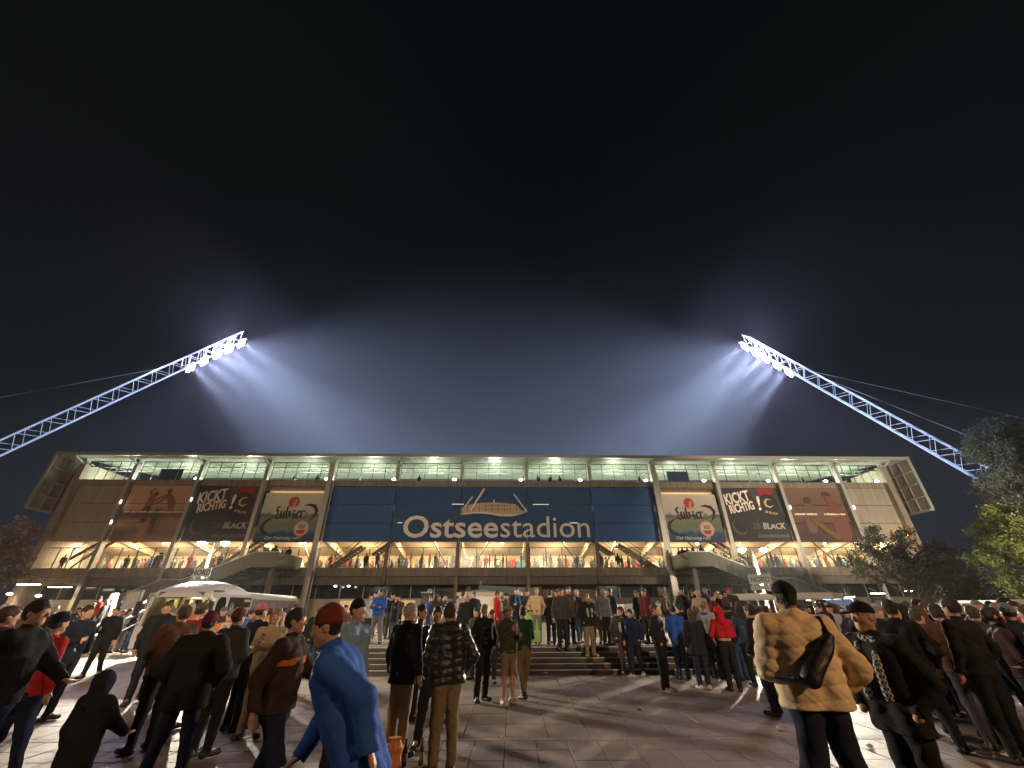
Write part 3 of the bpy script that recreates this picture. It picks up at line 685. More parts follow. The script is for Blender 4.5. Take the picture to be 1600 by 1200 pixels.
# ------------------------------------------------------------------ outside stairs (mirrored pair)
PARA = mat('green_grey_parapet', (0.10, 0.115, 0.105), rough=.6, scale=.6, var=.15)
def outer_stair(s, uc, lab):
    t = empty('access_stair', SW(0, 0, 0), PSI); tag(t, lab, 'staircase', 'outside stairs down from the concourse')
    prof = [(0, 5.5), (2.2, 5.5), (8.2, 3.1), (10.0, 3.1), (16.6, .58)]
    U = lambda d: uc+s*d
    for (v, nm) in ((-5.6, 'parapet'), (-2.2, 'parapet')):
        pts = [(U(d), z-.25) for d, z in prof] + [(U(d), z+1.05) for d, z in prof[::-1]]
        MB().prism(pts, 'y', v, v+.12).obj(nm, PARA, t)
    for v in (-5.64,):
        for (p, q) in zip(prof, prof[1:]):
            MB().bar((U(p[0]), v, p[1]+1.07), (U(q[0]), v, q[1]+1.07), .12, .08).obj('handrail', STEEL, t)
    # treads
    tr = MB().box(-.16, .16, -5.45, -2.25, -.05, .03).mesh('stair_tread', CONC2)
    for (d0, z0, d1, z1) in ((2.2, 5.5, 8.2, 3.1), (10.0, 3.1, 16.6, .58)):
        n = int((z0-z1)/.17)
        for i in range(n): link('stair_tread', tr, t, (U(d0+(d1-d0)*(i+.5)/n), 0, z0+(z1-z0)*(i+.5)/n))
    MB().box(min(U(0), U(2.2)), max(U(0), U(2.2)), -5.4, -.3, 5.2, 5.47).obj('top_landing', CONC2, t)
    MB().box(min(U(8.2), U(10)), max(U(8.2), U(10)), -5.4, -2.2, 2.85, 3.07).obj('mid_landing', CONC2, t)
    MB().box(min(U(0), U(.12)), max(U(0), U(.12)), -5.5, -.3, 5.2, 6.55).obj('landing_parapet', PARA, t)
    for d in (1.0, 9.1): MB().box(U(d)-.2, U(d)+.2, -4.2, -3.8, .5, 5.2 if d < 5 else 2.85).obj('stair_pier', CONC2, t)
    ks = MB()
    for i in range(22):
        d = 2.4+i*.6
        z = np.interp(d, [p[0] for p in prof], [p[1] for p in prof]); ks.box(U(d)-.02, U(d)+.02, -5.63, -5.6, z-.2, z+1.0)
    ks.obj('parapet_ribs', PARA, t)
    return lambda d: float(np.interp(d, [p[0] for p in prof], [p[1] for p in prof]))
RS_U, LS_U = 19.4, -20.6
sz = outer_stair(1, RS_U, 'grey green walled outside stair descending to the right from the concourse')
outer_stair(-1, LS_U, 'grey green walled outside stair descending to the left from the concourse')

# ------------------------------------------------------------------ strip floods under the slab ends
def strip_flood(u, z, lab, wid=2.2, e=200, v=-1.2):
    t = empty('strip_floodlight', SW(u, v, z), PSI); tag(t, lab, 'floodlight', 'lit floodlights under the stand ends')
    MB().box(-wid/2, wid/2, -.15, .15, .02, .16).obj('housing', DARKST, t)
    MB().box(-wid/2+.04, wid/2-.04, -.14, .14, -.02, .018).obj('lens', emis('flood_lens', (1, .86, .62), 22), t)
    MB().bar((0, 0, .16), (0, .9, .55), .06, .06).obj('bracket', STEEL, t)
    lamp('AREA', 'flood_lamp', SW(u, v-.05, z-.06), e, (1.0, .66, .36), size=wid, size_y=.25, target=SW(u, v-6, z-5))
strip_flood(-47.0, 4.0, 'bright strip floodlight under the far left end of the balcony', e=1500)
strip_flood(-43.8, 3.75, 'bright strip floodlight, the right of the two under the left end of the balcony', e=1500)
strip_flood(31.5, 2.3, 'lit floodlight beside the blue canopy right of the stair', .8, 200, v=-4)
strip_flood(36.5, 2.6, 'lit strip light behind the leafy tree, left of three', 1.4, 300, v=-2.5)
strip_flood(39.8, 2.9, 'lit strip light behind the leafy tree, middle of three', 1.4, 300, v=-2.5)
strip_flood(43.2, 3.1, 'lit strip light behind the leafy tree, right of three', 1.4, 300, v=-2.5)
t = empty('wall_lantern', SW(47.6, -.9, 9.0), PSI); tag(t, 'orange lit lantern on the right hand corner column of the stand', 'wall lamp')
MB().lathe([(.02, -.2), (.16, -.15), (.2, .1), (.02, .2)]).obj('globe', emis('orange_lamp', (1, .55, .22), 25), t); MB().bar((0, 0, .2), (0, .4, .3), .06, .06).obj('bracket', DARKST, t)
lamp('POINT', 'lantern_lamp', SW(47.6, -1.0, 9.0), 160, (1, .6, .3), size=.2)

# ------------------------------------------------------------------ floodlight masts
MWH = mat('mast_white', (.62, .66, .72), rough=.4, metal=.2)
UNIT = MB().tube((0, 0, 0), (0, 0, 1), 1.0, 6).mesh('brace', MWH)
def rod(name, p, q, r, parent, me=UNIT):
    p, q = Vector(p), Vector(q); d = q-p
    o = bpy.data.objects.new(name, me); COL.objects.link(o)
    M = Matrix.Translation(p) @ d.to_track_quat('Z', 'Y').to_matrix().to_4x4() @ Matrix.Diagonal((r, r, d.length, 1))
    o.parent = parent; o.matrix_parent_inverse = Matrix.Identity(4)
    o.matrix_basis = Matrix.Translation(-parent.location) @ M
    return o
def mast(side, pA, YA, pB, YB, lab, stays):
    A, B = ray_at(*pA, YA), ray_at(*pB, YB)      # two points of the mast axis; B is the tip
    d = (B-A).normalized()
    base = A - d*(A.z/d.z)
    t = empty('floodlight_mast', base); tag(t, lab, 'floodlight mast', 'leaning floodlight masts')
    L = (B-base).length
    d, sd, up = rebuild_frame(B-base)
    w = .95
    # four chords
    ch = [sd*(i*w)+up*(j*w) for i, j in ((-1,-1),(1,-1),(1,1),(-1,1))]
    start, head = 6.0, L-15.5
    for c in ch: rod('chord', base+c+d*start, B+c, .10 if c != ch[0] else .14, t)
    for c in ch: rod('base_leg', base, base+c+d*start, .14, t)
    n = int((L-start)/1.6); st = (L-start)/n
    for i in range(n):
        a = base+d*(start+i*st); b_ = base+d*(start+(i+1)*st)
        for k in range(4):
            c0, c1 = ch[k], ch[(k+1) % 4]
            rod('brace', a+(c0 if i % 2 else c1), b_+(c1 if i % 2 else c0), .045, t)
        rod('brace', b_+ch[0], b_+ch[1], .04, t); rod('brace', b_+ch[2], b_+ch[3], .04, t)
    MB().lathe([(.9, -.5), (.9, .6), (.5, .8)], (0, 0, 0)).obj('footing', CONC2, t)
    # head: a flat frame carrying five clusters of lamps facing the pitch
    pitch = Vector((-3, 105, 0))
    hc = B - d*7.0
    fdir = (pitch-hc).normalized()
    n_ = d.cross(fdir).normalized(); n_ = n_ if n_.z < 0 else -n_    # towards the ground side
    dn = (fdir - d*fdir.dot(d)).normalized()
    for k in range(9):
        p = B - d*(k*1.75+.3); rod('head_rib', p-n_*1.9, p+n_*1.9, .07, t)
    for s_ in (-1.9, 1.9): rod('head_rail', B-d*14.6+n_*s_, B+n_*s_, .08, t)
    box = MB().box(-.34, .34, -.34, .34, -.22, .14).mesh('lamp_housing', mat('lamp_housing_grey', (.3, .31, .33), rough=.5))
    lens = MB().lathe([(.02, .15), (.40, .15), (.40, .2), (.02, .25)]).mesh('lamp_lens', emis('floodlamp', (.90, .93, 1.0), 260))
    q = fdir.to_track_quat('Z', 'Y')
    for k in range(5):
        cc = B - d*(1.1+k*3.05) + dn*1.0
        nl = 0
        for i in range(2):
            for j in range(3):
                o = bpy.data.objects.new('lamp_housing', box); COL.objects.link(o); o.parent = t
                p = cc + n_*((j-1)*.82+.5) + d*((i-.5)*.8)
                o.location = p-base; o.rotation_mode = 'QUATERNION'; o.rotation_quaternion = q
                o2 = bpy.data.objects.new('lamp_lens', lens); COL.objects.link(o2); o2.parent = o
    # stay cables
    for (pp, Yp, frac) in stays:
        a = base+d*(L*frac)+up*w; e_ = ray_at(*pp, Yp)
        rod('stay_cable', a, e_, .045, t)
    return B, d, dn, fdir, hc
mL = mast(-1, (0, 700), 55, (378, 526), 75, 'left hand white lattice mast leaning in over the stand with lit lamps', [((-60, 632), 60, .74)])
mR = mast(1, (1494, 716), 55, (1163, 531), 75, 'right hand white lattice mast leaning in over the stand, foot behind the conifer', [((1680, 672), 60, .74), ((1560, 700), 60, .70)])
for (B, d, dn, fdir, hc) in (mL, mR):
    sgn = 1 if B.x < 0 else -1
    for k, (fr, tx, ty, tz) in enumerate(((1.2, 8*sgn, 104, 6), (4.4, -6*sgn, 100, 2), (7.6, 18*sgn, 110, 12), (10.5, 0, 102, 4), (13.4, -12*sgn, 96, 0))):
        p = B-d*fr+dn*1.6
        lamp('SPOT', 'mast_spot', p, 1950000, (.60, .70, 1.0), size=.4, target=(tx, ty, tz), angle=(32, 28, 40, 30, 28)[k], blend=1.0)
        lamp('SPOT', 'mast_wide', p, 330000, (.52, .66, 1.0), size=.4, target=(16*sgn, 118, 26), angle=120, blend=1.0)
        lamp('POINT', 'mast_glow', p-dn*.3, 8500, (.68, .60, 1.0), size=.25)
    lamp('SPOT', 'mast_spill', hc+dn*1.5, 850000, (.62, .56, 1.0), size=.6, target=hc+Vector((0, .75, .65)), angle=179, blend=.5)
    lamp('SPOT', 'mast_down_light', B-d*15.8+Vector((0, -2.0, 0)), 60000, (.75, .83, 1.0), size=.4, target=tuple(B-d*60), angle=26, blend=.6)
# ------------------------------------------------------------------ lamp posts of the square
def lamp_post(X, Y, zt, lab, e, col, heads=((-.75), (.75)), grp='lamp posts with twin heads', lean=0):
    z0 = gz(X, Y)
    t = empty('lamp_post', (X, Y, z0)); tag(t, lab, 'street lamp', grp)
    h = zt-z0
    MB().lathe([(.14, 0), (.14, .4), (.09, .5), (.05, h)], n=12).obj('pole', STEEL, t, smooth=True)
    for s in heads:
        MB().bar((0, 0, h-.02), (s, -.05, h+.02), .05, .05).obj('arm', STEEL, t)
        hd = MB().box(s-.28, s+.28, -.2, .1, h+.02, h+.12).obj('lamp_head', DARKST, t)
        MB().lathe([(.03, -.24), (.2, -.14), (.26, 0), (.2, .02)], (s, -.06, h)).obj('lamp_glass', emis('post_lamp', (1, .97, .82), 60), hd)
    return t
PL = ray_at(335, 848, 28); PR = ray_at(1175, 858, 30)
lp1 = lamp_post(PL.x, 28, PL.z, 'steel twin headed lamp post beside the coach with both lamps lit', 0, None)
lp2 = lamp_post(PR.x, 30, PR.z, 'steel twin headed lamp post beside the right outside stair with both lamps lit', 0, None)
LC = (1.0, .90, .70)
for P, Y in ((PL, 28), (PR, 30)):
    for s in (-.75, .75): lamp('SPOT', 'post_light', (P.x+s, Y-.15, P.z-.3), 18000, LC, size=.16, target=(P.x+s*2, Y-3.5, 0), angle=168, blend=.35)
WARM = (1.0, .76, .50)
def tall_lamp(X, Y, h, e, col, lab, to, tgt, ang=120):  # lamps out of view, most added to light facade, trees and crowd
    t = empty('unseen_street_lamp', (X, Y, 0)); tag(t, lab, 'street lamp', 'unseen street lamps round the square')
    MB().lathe([(.16, 0), (.16, .5), (.1, .6), (.07, h)], n=10).obj('pole', STEEL, t)
    MB().bar((0, 0, h), (to*1.2, 0, h+.15), .07, .07).box(to*1.2-.35, to*1.2+.35, -.16, .16, h+.12, h+.24).obj('lamp_head', DARKST, t)
    lamp('SPOT', 'unseen_street_light', (X+to*1.2, Y, h-.1), e, col, size=.25, target=tgt, angle=ang, blend=.35)
tall_lamp(-42, 14, 8.5, 7000, (1, .60, .30), 'tall unseen street lamp added left of the square', 1, (-38, 46, 4), 100)  # added out of view to light the left end of the facade
tall_lamp(38, 13, 8.5, 46000, WARM, 'tall unseen street lamp added right of the square', -1, (37, 42, 6), 72)  # added out of view to light the trees at right
tall_lamp(-9, -13, 12, 26000, WARM, 'tall unseen street lamp behind the photographer to the left', 1, (-8, 48, 5), 46)  # unseen, put in to light the facade and banners evenly
tall_lamp(13, -15, 12, 20000, WARM, 'tall unseen street lamp behind the photographer to the right', -1, (9, 48, 5), 46)  # unseen partner of the lamp above, also for the facade

tall_lamp(49, 27, 6.5, 14000, (1, .86, .62), 'unseen street lamp added off to the right below the conifer', -1, (43, 42, 15), 70)  # added out of view to brighten the conifer
tall_lamp(12.5, -4.5, 6.5, 3300, (1, .60, .30), 'orange street lamp standing close behind the photographer on the right', -1, (3.2, 4.6, 1.0), 44)
tall_lamp(-13, -5, 7, 1500, (1, .70, .42), 'unseen street lamp added close behind the photographer on the left', 1, (-3, 7.5, .0), 44)  # added out of view as weak fill on the foreground
# ------------------------------------------------------------------ block signs
def block_sign(X, Y, z, w, h, txt, lab):
    t = empty('sign', (X, Y, gz(X, Y))); tag(t, lab, 'sign', 'stand block signs'); z -= gz(X, Y)
    for s in (-w*.35, w*.35): MB().tube((s, 0, 0), (s, 0, z), .03, 6).obj('post', STEEL, t)
    MB().box(-w/2, w/2, -.06, -.02, z, z+h).obj('board', mat('sign_grey', (.32, .34, .33), rough=.5), t)
    MB().box(-w/2, w/2, -.06, -.02, z-.34, z-.06).obj('lower_board', mat('sign_grey2', (.2, .21, .21), rough=.5), t)
    me, (a, b_) = text_mesh(txt, h*.72, 'lettering', BLK, .005, .01, 0, 'CENTER'); link('lettering', me, t, (0, -.068, z+h*.24), (R(90), 0, 0))
p = ray_at(313, 902, 27.5); block_sign(p.x, 27.5, p.z, 1.15, .55, 'NORD', 'grey block sign reading NORD at the left lamp post')
p = ray_at(1189, 913, 29.6); block_sign(p.x, 29.6, p.z, 1.5, .6, 'NORD', 'grey block sign reading NORD at the right lamp post')

# ------------------------------------------------------------------ promotional coach
def coach():
    WB = mat('coach_white', (.62, .6, .6), rough=.3, var=.05)
    C0 = Vector((-12.6, 19.0, 0)); rear = Vector((-14.2, 30.0, 0))
    d = (rear-C0).normalized(); rz = math.atan2(d.y, d.x)-math.pi/2
    t = empty('coach', C0, rz); tag(t, 'white promotional coach with lit windscreen and black side window behind the crowd', 'bus')
    L_, Wd = 11.0, 2.3   # local: +y rearwards, -x to the offside, x=0 is the near side
    def hull(y0, y1, zt0, zt1, name, inset=0):
        m_ = MB(); m_.prism([(-Wd, .35), (0, .35), (0, zt0-.25), (-.08, zt0-.08), (-.35, zt0), (-Wd+.35, zt0), (-Wd+.08, zt0-.08), (-Wd, zt0-.25)], 'y', y0, y1); return m_.obj(name, WB, t)
    # body in sections, leaving window openings: lower skirt, roof, pillars
    MB().box(-Wd, 0, .25, L_, .35, 1.15).obj('lower_body', WB, t)
    rp = [(-Wd, 2.15), (0, 2.15), (0, 2.3), (-.12, 2.42), (-.4, 2.46), (-Wd+.4, 2.46), (-Wd+.12, 2.42), (-Wd, 2.3)]
    MB().prism(rp, 'y', .1, L_).obj('roof', WB, t)
    # raised dome over the driver
    n = 12; prof = [(.0, 2.16), (.1, 2.4), (.5, 2.66), (1.1, 2.8), (2.0, 2.84), (3.0, 2.74), (3.9, 2.52), (4.3, 2.44)]
    m_ = MB(); secs = []
    for (yy, zz) in prof:
        s_ = []
        for i in range(n+1):
            a = math.pi*i/n; x = -Wd/2+Wd/2*math.cos(a)*(.99 if yy > .05 else .9)
            s_.append((x, yy-(.25*math.sin(a) if yy < .3 else 0), 2.14+(zz-2.14)*min(1, math.sin(a)**.45+0.0)))
        secs.append(s_)
    for s_ in secs: m_.v += s_
    for k in range(len(secs)-1):
        for i in range(n): b0 = k*(n+1)+i; m_.f.append((b0, b0+1, b0+n+2, b0+n+1))
    m_.obj('roof_dome', WB, t, smooth=True)
    MB().box(-Wd+.3, -.3, -.13, -.09, 2.2, 2.36).obj('header_strip', mat('violet_grey', (.16, .12, .17)), t)
    # windscreen in two panes + frame
    ws = glass('windscreen_glass', (.9, .92, .9), .15)
    MB().prism([(-.22, 1.1), (-.02, 2.16), (.0, 2.16), (-.2, 1.1)], 'x', -Wd+.12, -Wd/2-.03).obj('windscreen', ws, t)
    MB().prism([(-.22, 1.1), (-.02, 2.16), (.0, 2.16), (-.2, 1.1)], 'x', -Wd/2+.03, -.12).obj('windscreen', ws, t)
    for x in (-Wd+.06, -.06, -Wd/2): MB().bar((x, -.22, 1.1), (x, 0, 2.17), .09 if abs(x+Wd/2) > .1 else .04, .09).obj('pillar', WB if abs(x+Wd/2) > .1 else DARKST, t)
    MB().box(-Wd, 0, -.3, .25, .4, 1.12).obj('front_panel', WB, t)
    for x in (-Wd+.35, -.35): MB().lathe([(.02, 0), (.15, .01), (.13, .05), (.02, .06)]).obj('headlight', mat('lamp_clear', (.6, .6, .6), rough=.1), t, loc=(x, -.3, .75), rot=(R(90), 0, 0))
    MB().box(-1.5, -.8, -.31, -.3, .5, .62).obj('number_plate', mat('plate', (.6, .6, .6)), t)
    for x in (-Wd-.18, .18): MB().box(x-.09, x+.09, -.35, -.25, 1.5, 2.0).obj('mirror', DARKST, t)
    MB().tube((-.1, -.1, 2.1), (.2, -.3, 1.95), .02).obj('mirror_arm', DARKST, t)
    # door with rounded dark glass
    door = MB().prism([(.35, .4), (1.35, .4), (1.35, 2.0), (1.25, 2.2), (1.1, 2.28), (.65, 2.28), (.48, 2.2), (.35, 2.0)], 'x', .0, .03).obj('door', WB, t)
    MB().prism([(.45, .55), (1.25, .55), (1.25, 1.95), (1.15, 2.13), (1.05, 2.18), (.68, 2.18), (.55, 2.1), (.45, 1.95)], 'x', .031, .045).obj('door_glass', DGLASS, door)
    MB().box(0.03, .06, .86, .9, .9, 1.5).obj('door_handle', STEEL, door)
    # black printed window
    pn = MB().box(-.02, .02, 1.6, 3.9, 1.12, 2.2).obj('printed_window', mat('window_black', (.01, .01, .012), rough=.3), t)
    def side_text(s, size, y0, z, m, wid):
        me, (a, b_) = text_mesh(s, size, 'lettering', m, .005, .012); o = link('lettering', me, pn, (.028, y0, z), (R(90), 0, R(90))); o.scale = (wid/b_, 1, 1)
    side_text('28', .42, 2.45, 1.5, mat('gold_bright', (.6, .5, .25)), .5)
    side_text('BLACK', .42, 3.0, 1.5, WHITE, .85)
    for q in range(2):
        st_ = stroke([(1.85, 2.0), (1.8, 1.75), (1.95, 1.5), (2.2, 1.4), (2.4, 1.55)] if q == 0 else [(2.0, 1.95), (2.0, 1.75), (2.15, 1.62), (2.3, 1.7)], .14)
        MB().prism(st_, 'x', .021, .034+.004*q).obj('horn_emblem', mat('gold_bright', (.6, .5, .25)), pn)
    MB().box(.021, .03, 3.1, 3.8, 2.02, 2.12).obj('small_lettering', mat('gold_bright', (.6, .5, .25)), pn)
    for x0, x1 in ((1.35, 1.6), (3.9, 4.1)): MB().box(-.05, 0, x0, x1, 1.1, 2.2).obj('pillar', WB, t)
    for k in range(6):
        y0 = 4.1+k*1.13
        f = MB().box(-.04, 0, y0, y0+1.1, 1.15, 2.16).obj('window', mat('coach_window_grey', (.16, .15, .14), rough=.35), t)
        for j in range(2): MB().box(.002, .012, y0+.1+j*.5, y0+.5+j*.5, 1.35, 2.05).obj('curtain', mat('curtain', (.22, .2, .18), scale=12, var=.4), f)
    MB().box(-.06, .0, .1, L_, 1.13, 1.17).obj('waist_rail', STEEL, t)
    MB().box(-Wd, -Wd+.05, 0, L_, 1.1, 2.2).obj('offside_wall', mat('coach_inside', (.42, .37, .28)), t)
    MB().box(-Wd, 0, L_-.05, L_, .35, 2.3).obj('rear_wall', WB, t)
    MB().box(-Wd+.1, -.1, 2.0, 2.06, 1.1, 2.15).obj('inside_partition', mat('coach_inside', (.42, .37, .28)), t)
    for (x, c) in ((-1.9, (.5, .4, .1)), (-1.3, (.35, .15, .05)), (-.9, (.1, .08, .06)), (-.5, (.4, .28, .1))):
        MB().box(x-.18, x+.18, .7, 1.0, 1.0, 1.9).box(x-.1, x+.1, .75, .95, 1.9, 2.08).obj('seat', mat('seat_%d' % int(-x*10), c), t)
    for y in (1.9, 8.6):
        w = MB().lathe([(.3, -.12), (.45, -.1), (.45, .1), (.3, .12)], n=20).obj('wheel', mat('tyre', (.02, .02, .02)), t, loc=(-.1, y, .45), rot=(0, R(90), 0))
        MB().lathe([(.02, .12), (.26, .13), (.28, .1)], n=16).obj('rim', STEEL, w)
    MB().box(.0, .25, -.05, .35, 2.35, 2.42).obj('roof_marker', mat('violet_grey', (.16, .12, .17)), t)
    lamp('POINT', 'coach_interior_light', t.matrix_basis @ Vector((-1.2, .5, 2.05)) if False else (C0.x-1.3, C0.y+.9, 2.0), 60, (1, .85, .5), size=.2)
coach()

# ------------------------------------------------------------------ tents, canopies, stalls
TW = mat('tent_white', (.66, .62, .56), rough=.7, var=.06)
TB = mat('tent_panel_beige', (.50, .42, .28), rough=.7)
def pavilion(X, Y, z, w, eave, peak, lab, body, grp=None, col=TW, n=4):
    t = empty('market_tent', (X, Y, z)); tag(t, lab, 'tent', grp)
    ring = [(w/2*math.cos(2*math.pi*(i+.5)/n)*1.414 if n == 4 else w/2*math.cos(2*math.pi*(i+.5)/n), w/2*math.sin(2*math.pi*(i+.5)/n)*(1.414 if n == 4 else 1)) for i in range(n)]
    for i in range(n):
        a, b_ = ring[i], ring[(i+1) % n]
        m_ = MB(); q = len(m_.v)
        am = (a[0]*.5, a[1]*.5, eave+(peak-eave)*.42); bm_ = (b_[0]*.5, b_[1]*.5, eave+(peak-eave)*.42)
        m_.v += [(a[0], a[1], eave), (b_[0], b_[1], eave), am, bm_, (0, 0, peak), (a[0], a[1], eave-.25), (b_[0], b_[1], eave-.25)]
        m_.f += [(0, 1, 3, 2), (2, 3, 4), (5, 6, 1, 0)]
        link('roof_panel', m_.mesh('roof_panel', col if (n == 4 or i % 3) else TB), t)
        MB().tube((a[0]*.97, a[1]*.97, 0), (a[0]*.97, a[1]*.97, eave), .04, 6).obj('tent_pole', STEEL, t)
        if body and i != 2: MB().quad((a[0]*.98, a[1]*.98, 0), (b_[0]*.98, b_[1]*.98, 0), (b_[0]*.98, b_[1]*.98, eave-.2), (a[0]*.98, a[1]*.98, eave-.2)).obj('side_wall', col, t)
    lamp('POINT', 'tent_light', (X, Y, z+eave-.3), 60, (1, .85, .6), size=.2)
    return t
p = ray_at(752, 921, 33); pavilion(p.x, 33, TZ, 3.2, 2.1, p.z-TZ, 'white pointed pavilion tent behind the crowd left of centre', True)
p = ray_at(1215, 932, 25); pavilion(p.x, 25.5, gz(p.x, 25.5), 6.6, 1.75, p.z-gz(p.x, 25.5)+.2, 'broad white and beige canopy behind the man in the pale jacket', False, n=8)
p = ray_at(1335, 934, 26)
t = empty('blue_canopy', (p.x, 26, gz(p.x, 26))); tag(t, 'sloping blue canopy with a lit floodlight beside it', 'canopy')
BLC = mat('canopy_blue', (.04, .16, .5), rough=.6)
hh = p.z-t.location.z
MB().prism([(-1.0, hh), (1.0, hh-.85), (1.0, hh-.93), (-1.0, hh-.08)], 'y', -1.2, 1.2).obj('canopy_sheet', BLC, t)
for x, h in ((-.95, hh-.1), (.95, hh-.95)):
    for y in (-1.1, 1.1): MB().tube((x, y, 0), (x, y, h), .035, 6).obj('canopy_pole', STEEL, t)
# white sales van roofs and stall on the terrace right of centre
def stall(px0, px1, py_top, Y, lab, col, sign=None, name='snack_stall'):
    a, b_ = ray_at(px0, py_top, Y), ray_at(px1, py_top, Y)
    z0 = gz((a.x+b_.x)/2, Y); t = empty(name, ((a.x+b_.x)/2, Y, z0)); tag(t, lab, 'stall')
    w = (b_.x-a.x)/2; h = a.z-z0
    MB().box(-w, w, 0, 1.8, 0, .95).obj('counter', col, t)
    MB().box(-w, w, 1.75, 1.85, .95, h-.1).obj('back_wall', CREAM, t)
    for s in (-w, w-.06): MB().box(s, s+.06, 0, 1.8, .95, h-.1).obj('end_panel', col, t)
    MB().box(-w-.1, w+.1, -.5, 1.9, h-.12, h).obj('roof', col, t)
    MB().box(-w, w, -.52, -.5, h-.45, h+.02).obj('sign_board', col, t)
    for k in range(3): MB().box(-w+.3+k*w*.6, -w+.7+k*w*.6, .1, .5, .95, 1.25+.1*k).obj('display', mat('panel_%d' % (k*2), KC[k*2]), t)
    if sign:
        me, (x0, x1) = text_mesh(sign, .26, 'lettering', mat('sign_dark', (.12, .1, .09)), .004, .004, .1, 'CENTER'); link('lettering', me, t, (-w*.35, -.525, h-.33), (R(90), 0, 0))
    lamp('AREA', 'stall_light', (t.location.x, Y+.6, z0+h-.2), 45, (1, .82, .5), size=w, size_y=.2)
    MB().box(-w*.7, w*.7, .5, .6, h-.2, h-.14).obj('tube_lamp', emis('tube_lamp', (1, .85, .55), 9), t)
stall(975, 1052, 944, 24, 'low white snack stall with lit counter behind the crowd right of centre', TW)
stall(1538, 1640, 938, 19, 'white snack stall with lettered sign board at the right edge', TW, 'PIZZA')
p = ray_at(1510, 944, 20)
t = empty('dark_awning', (p.x, 20, 0)); tag(t, 'dark awning left of the lettered snack stall', 'awning')
MB().prism([(-1.1, p.z-.35), (-.4, p.z+.05), (1.0, p.z), (1.0, p.z-.3)], 'y', -.8, 1.0).obj('awning_sheet', mat('awning_dark', (.05, .055, .05)), t)
for x in (-1.0, .95): MB().tube((x, -.7, 0), (x, -.7, p.z-.3), .03, 6).obj('awning_pole', STEEL, t)
# teal canopy behind the pavilion
p = ray_at(790, 918, 36); t = empty('teal_parasol', (p.x, 36, TZ)); tag(t, 'grey teal flat canopy behind the white pavilion tent', 'canopy')
h = p.z-TZ
MB().prism([(-2.1, h+.15), (2.3, h-.05), (2.3, h-.7), (-2.1, h-.35)], 'y', -.6, .6).obj('canopy_sheet', mat('canopy_teal', (.08, .12, .11), rough=.5), t)
MB().tube((-2.0, 0, 0), (-2.0, 0, h+.5), .08, 8).obj('canopy_pole', STEEL, t)
# loudspeaker on a stand
p = ray_at(666, 928, 27); t = empty('loudspeaker', (p.x, 27, TZ)); tag(t, 'black loudspeaker raised on a stand in front of the lit yellow wall', 'loudspeaker')
h = p.z-TZ
MB().box(-.24, .24, -.2, .2, h-.55, h+.05).obj('cabinet', mat('speaker_black', (.02, .02, .02), rough=.5), t)
MB().box(-.3, .3, -.22, .24, h+.05, h+.1).obj('cover', STEEL, t)
MB().lathe([(.02, 0), (.16, .01), (.14, .03)], n=16).obj('cone', mat('cone_grey', (.10, .10, .10)), t, loc=(0, -.2, h-.33), rot=(R(90), 0, 0))
MB().tube((0, 0, 0), (0, 0, h-.55), .03).obj('pole', STEEL, t)
for a in range(3): MB().tube((0, 0, .5), (.5*math.cos(a*2.1), .5*math.sin(a*2.1), 0), .02).obj('leg', STEEL, t)
# green wheelie bin on the terrace edge
t = empty('wheelie_bin', (.62, 16.8, TZ), R(10)); tag(t, 'bright green wheelie bin standing at the top of the steps', 'bin')
GB = mat('bin_green', (.16, .36, .07), rough=.5)
MB().prism([(-.27, 0.1), (.27, .1), (.33, 1.0), (-.33, 1.0)], 'y', -.3, .3).obj('bin_body', GB, t)
MB().box(-.36, .36, -.34, .36, 1.0, 1.07).obj('lid', mat('bin_dark', (.03, .035, .03)), t)
for s in (-.25, .25): MB().lathe([(.1, -.03), (.1, .03)], n=12).obj('wheel', mat('tyre', (.02,.02,.02)), t, loc=(s, .28, .1), rot=(0, R(90), 0))
# second small far lamps at the left edge
for i, (px, py) in enumerate(((15, 928), (60, 931))):
    p = ray_at(px, py, 40); t = empty('path_light', (p.x, 40, 0)); tag(t, ('round white lamp at the very left edge behind the crowd', 'round white lamp just right of the one at the left edge')[i], 'lamp', 'round lamps at the left edge')
    MB().tube((0, 0, 0), (0, 0, p.z), .05).obj('pole', DARKST, t); MB().lathe([(.02, -.12), (.18, -.06), (.22, 0), (.18, .06), (.02, .12)]).obj('globe', emis('globe_lamp', (.9, 1, .85), 6), t, loc=(0, 0, p.z))
# ------------------------------------------------------------------ white ramp railings at the left, info boards
RW = mat('rail_white', (.62, .6, .58), rough=.4)
def railing(pts, lab, Yrefs):
    P = [ray_at(px, py, Y) for (px, py), Y in zip(pts, Yrefs)]
    t = empty('ramp_railing', (P[0].x, P[0].y, 0)); tag(t, lab, 'railing', 'white ramp railings on the left')
    o0 = Vector((P[0].x, P[0].y, 0))
    for p, q in zip(P, P[1:]):
        MB().tube(p-o0, q-o0, .045, 8).obj('handrail', RW, t)
        MB().tube(p-o0-Vector((0, 0, .45)), q-o0-Vector((0, 0, .45)), .025, 6).obj('mid_rail', RW, t)
        n = 4
        for i in range(n+1):
            a = p.lerp(q, i/n)-o0; MB().tube((a.x, a.y, max(0, a.z-1.15)), a, .028, 6).obj('post', RW, t)
railing([(92, 985), (165, 946)], 'upper white handrail rising right at the left ramp, nearest the end wall', [22, 28])
railing([(150, 978), (232, 938)], 'white handrail in the middle of the three left ramp handrails', [21, 26])
railing([(195, 968), (285, 928)], 'white handrail nearest the coach at the left ramp', [20.2, 24])
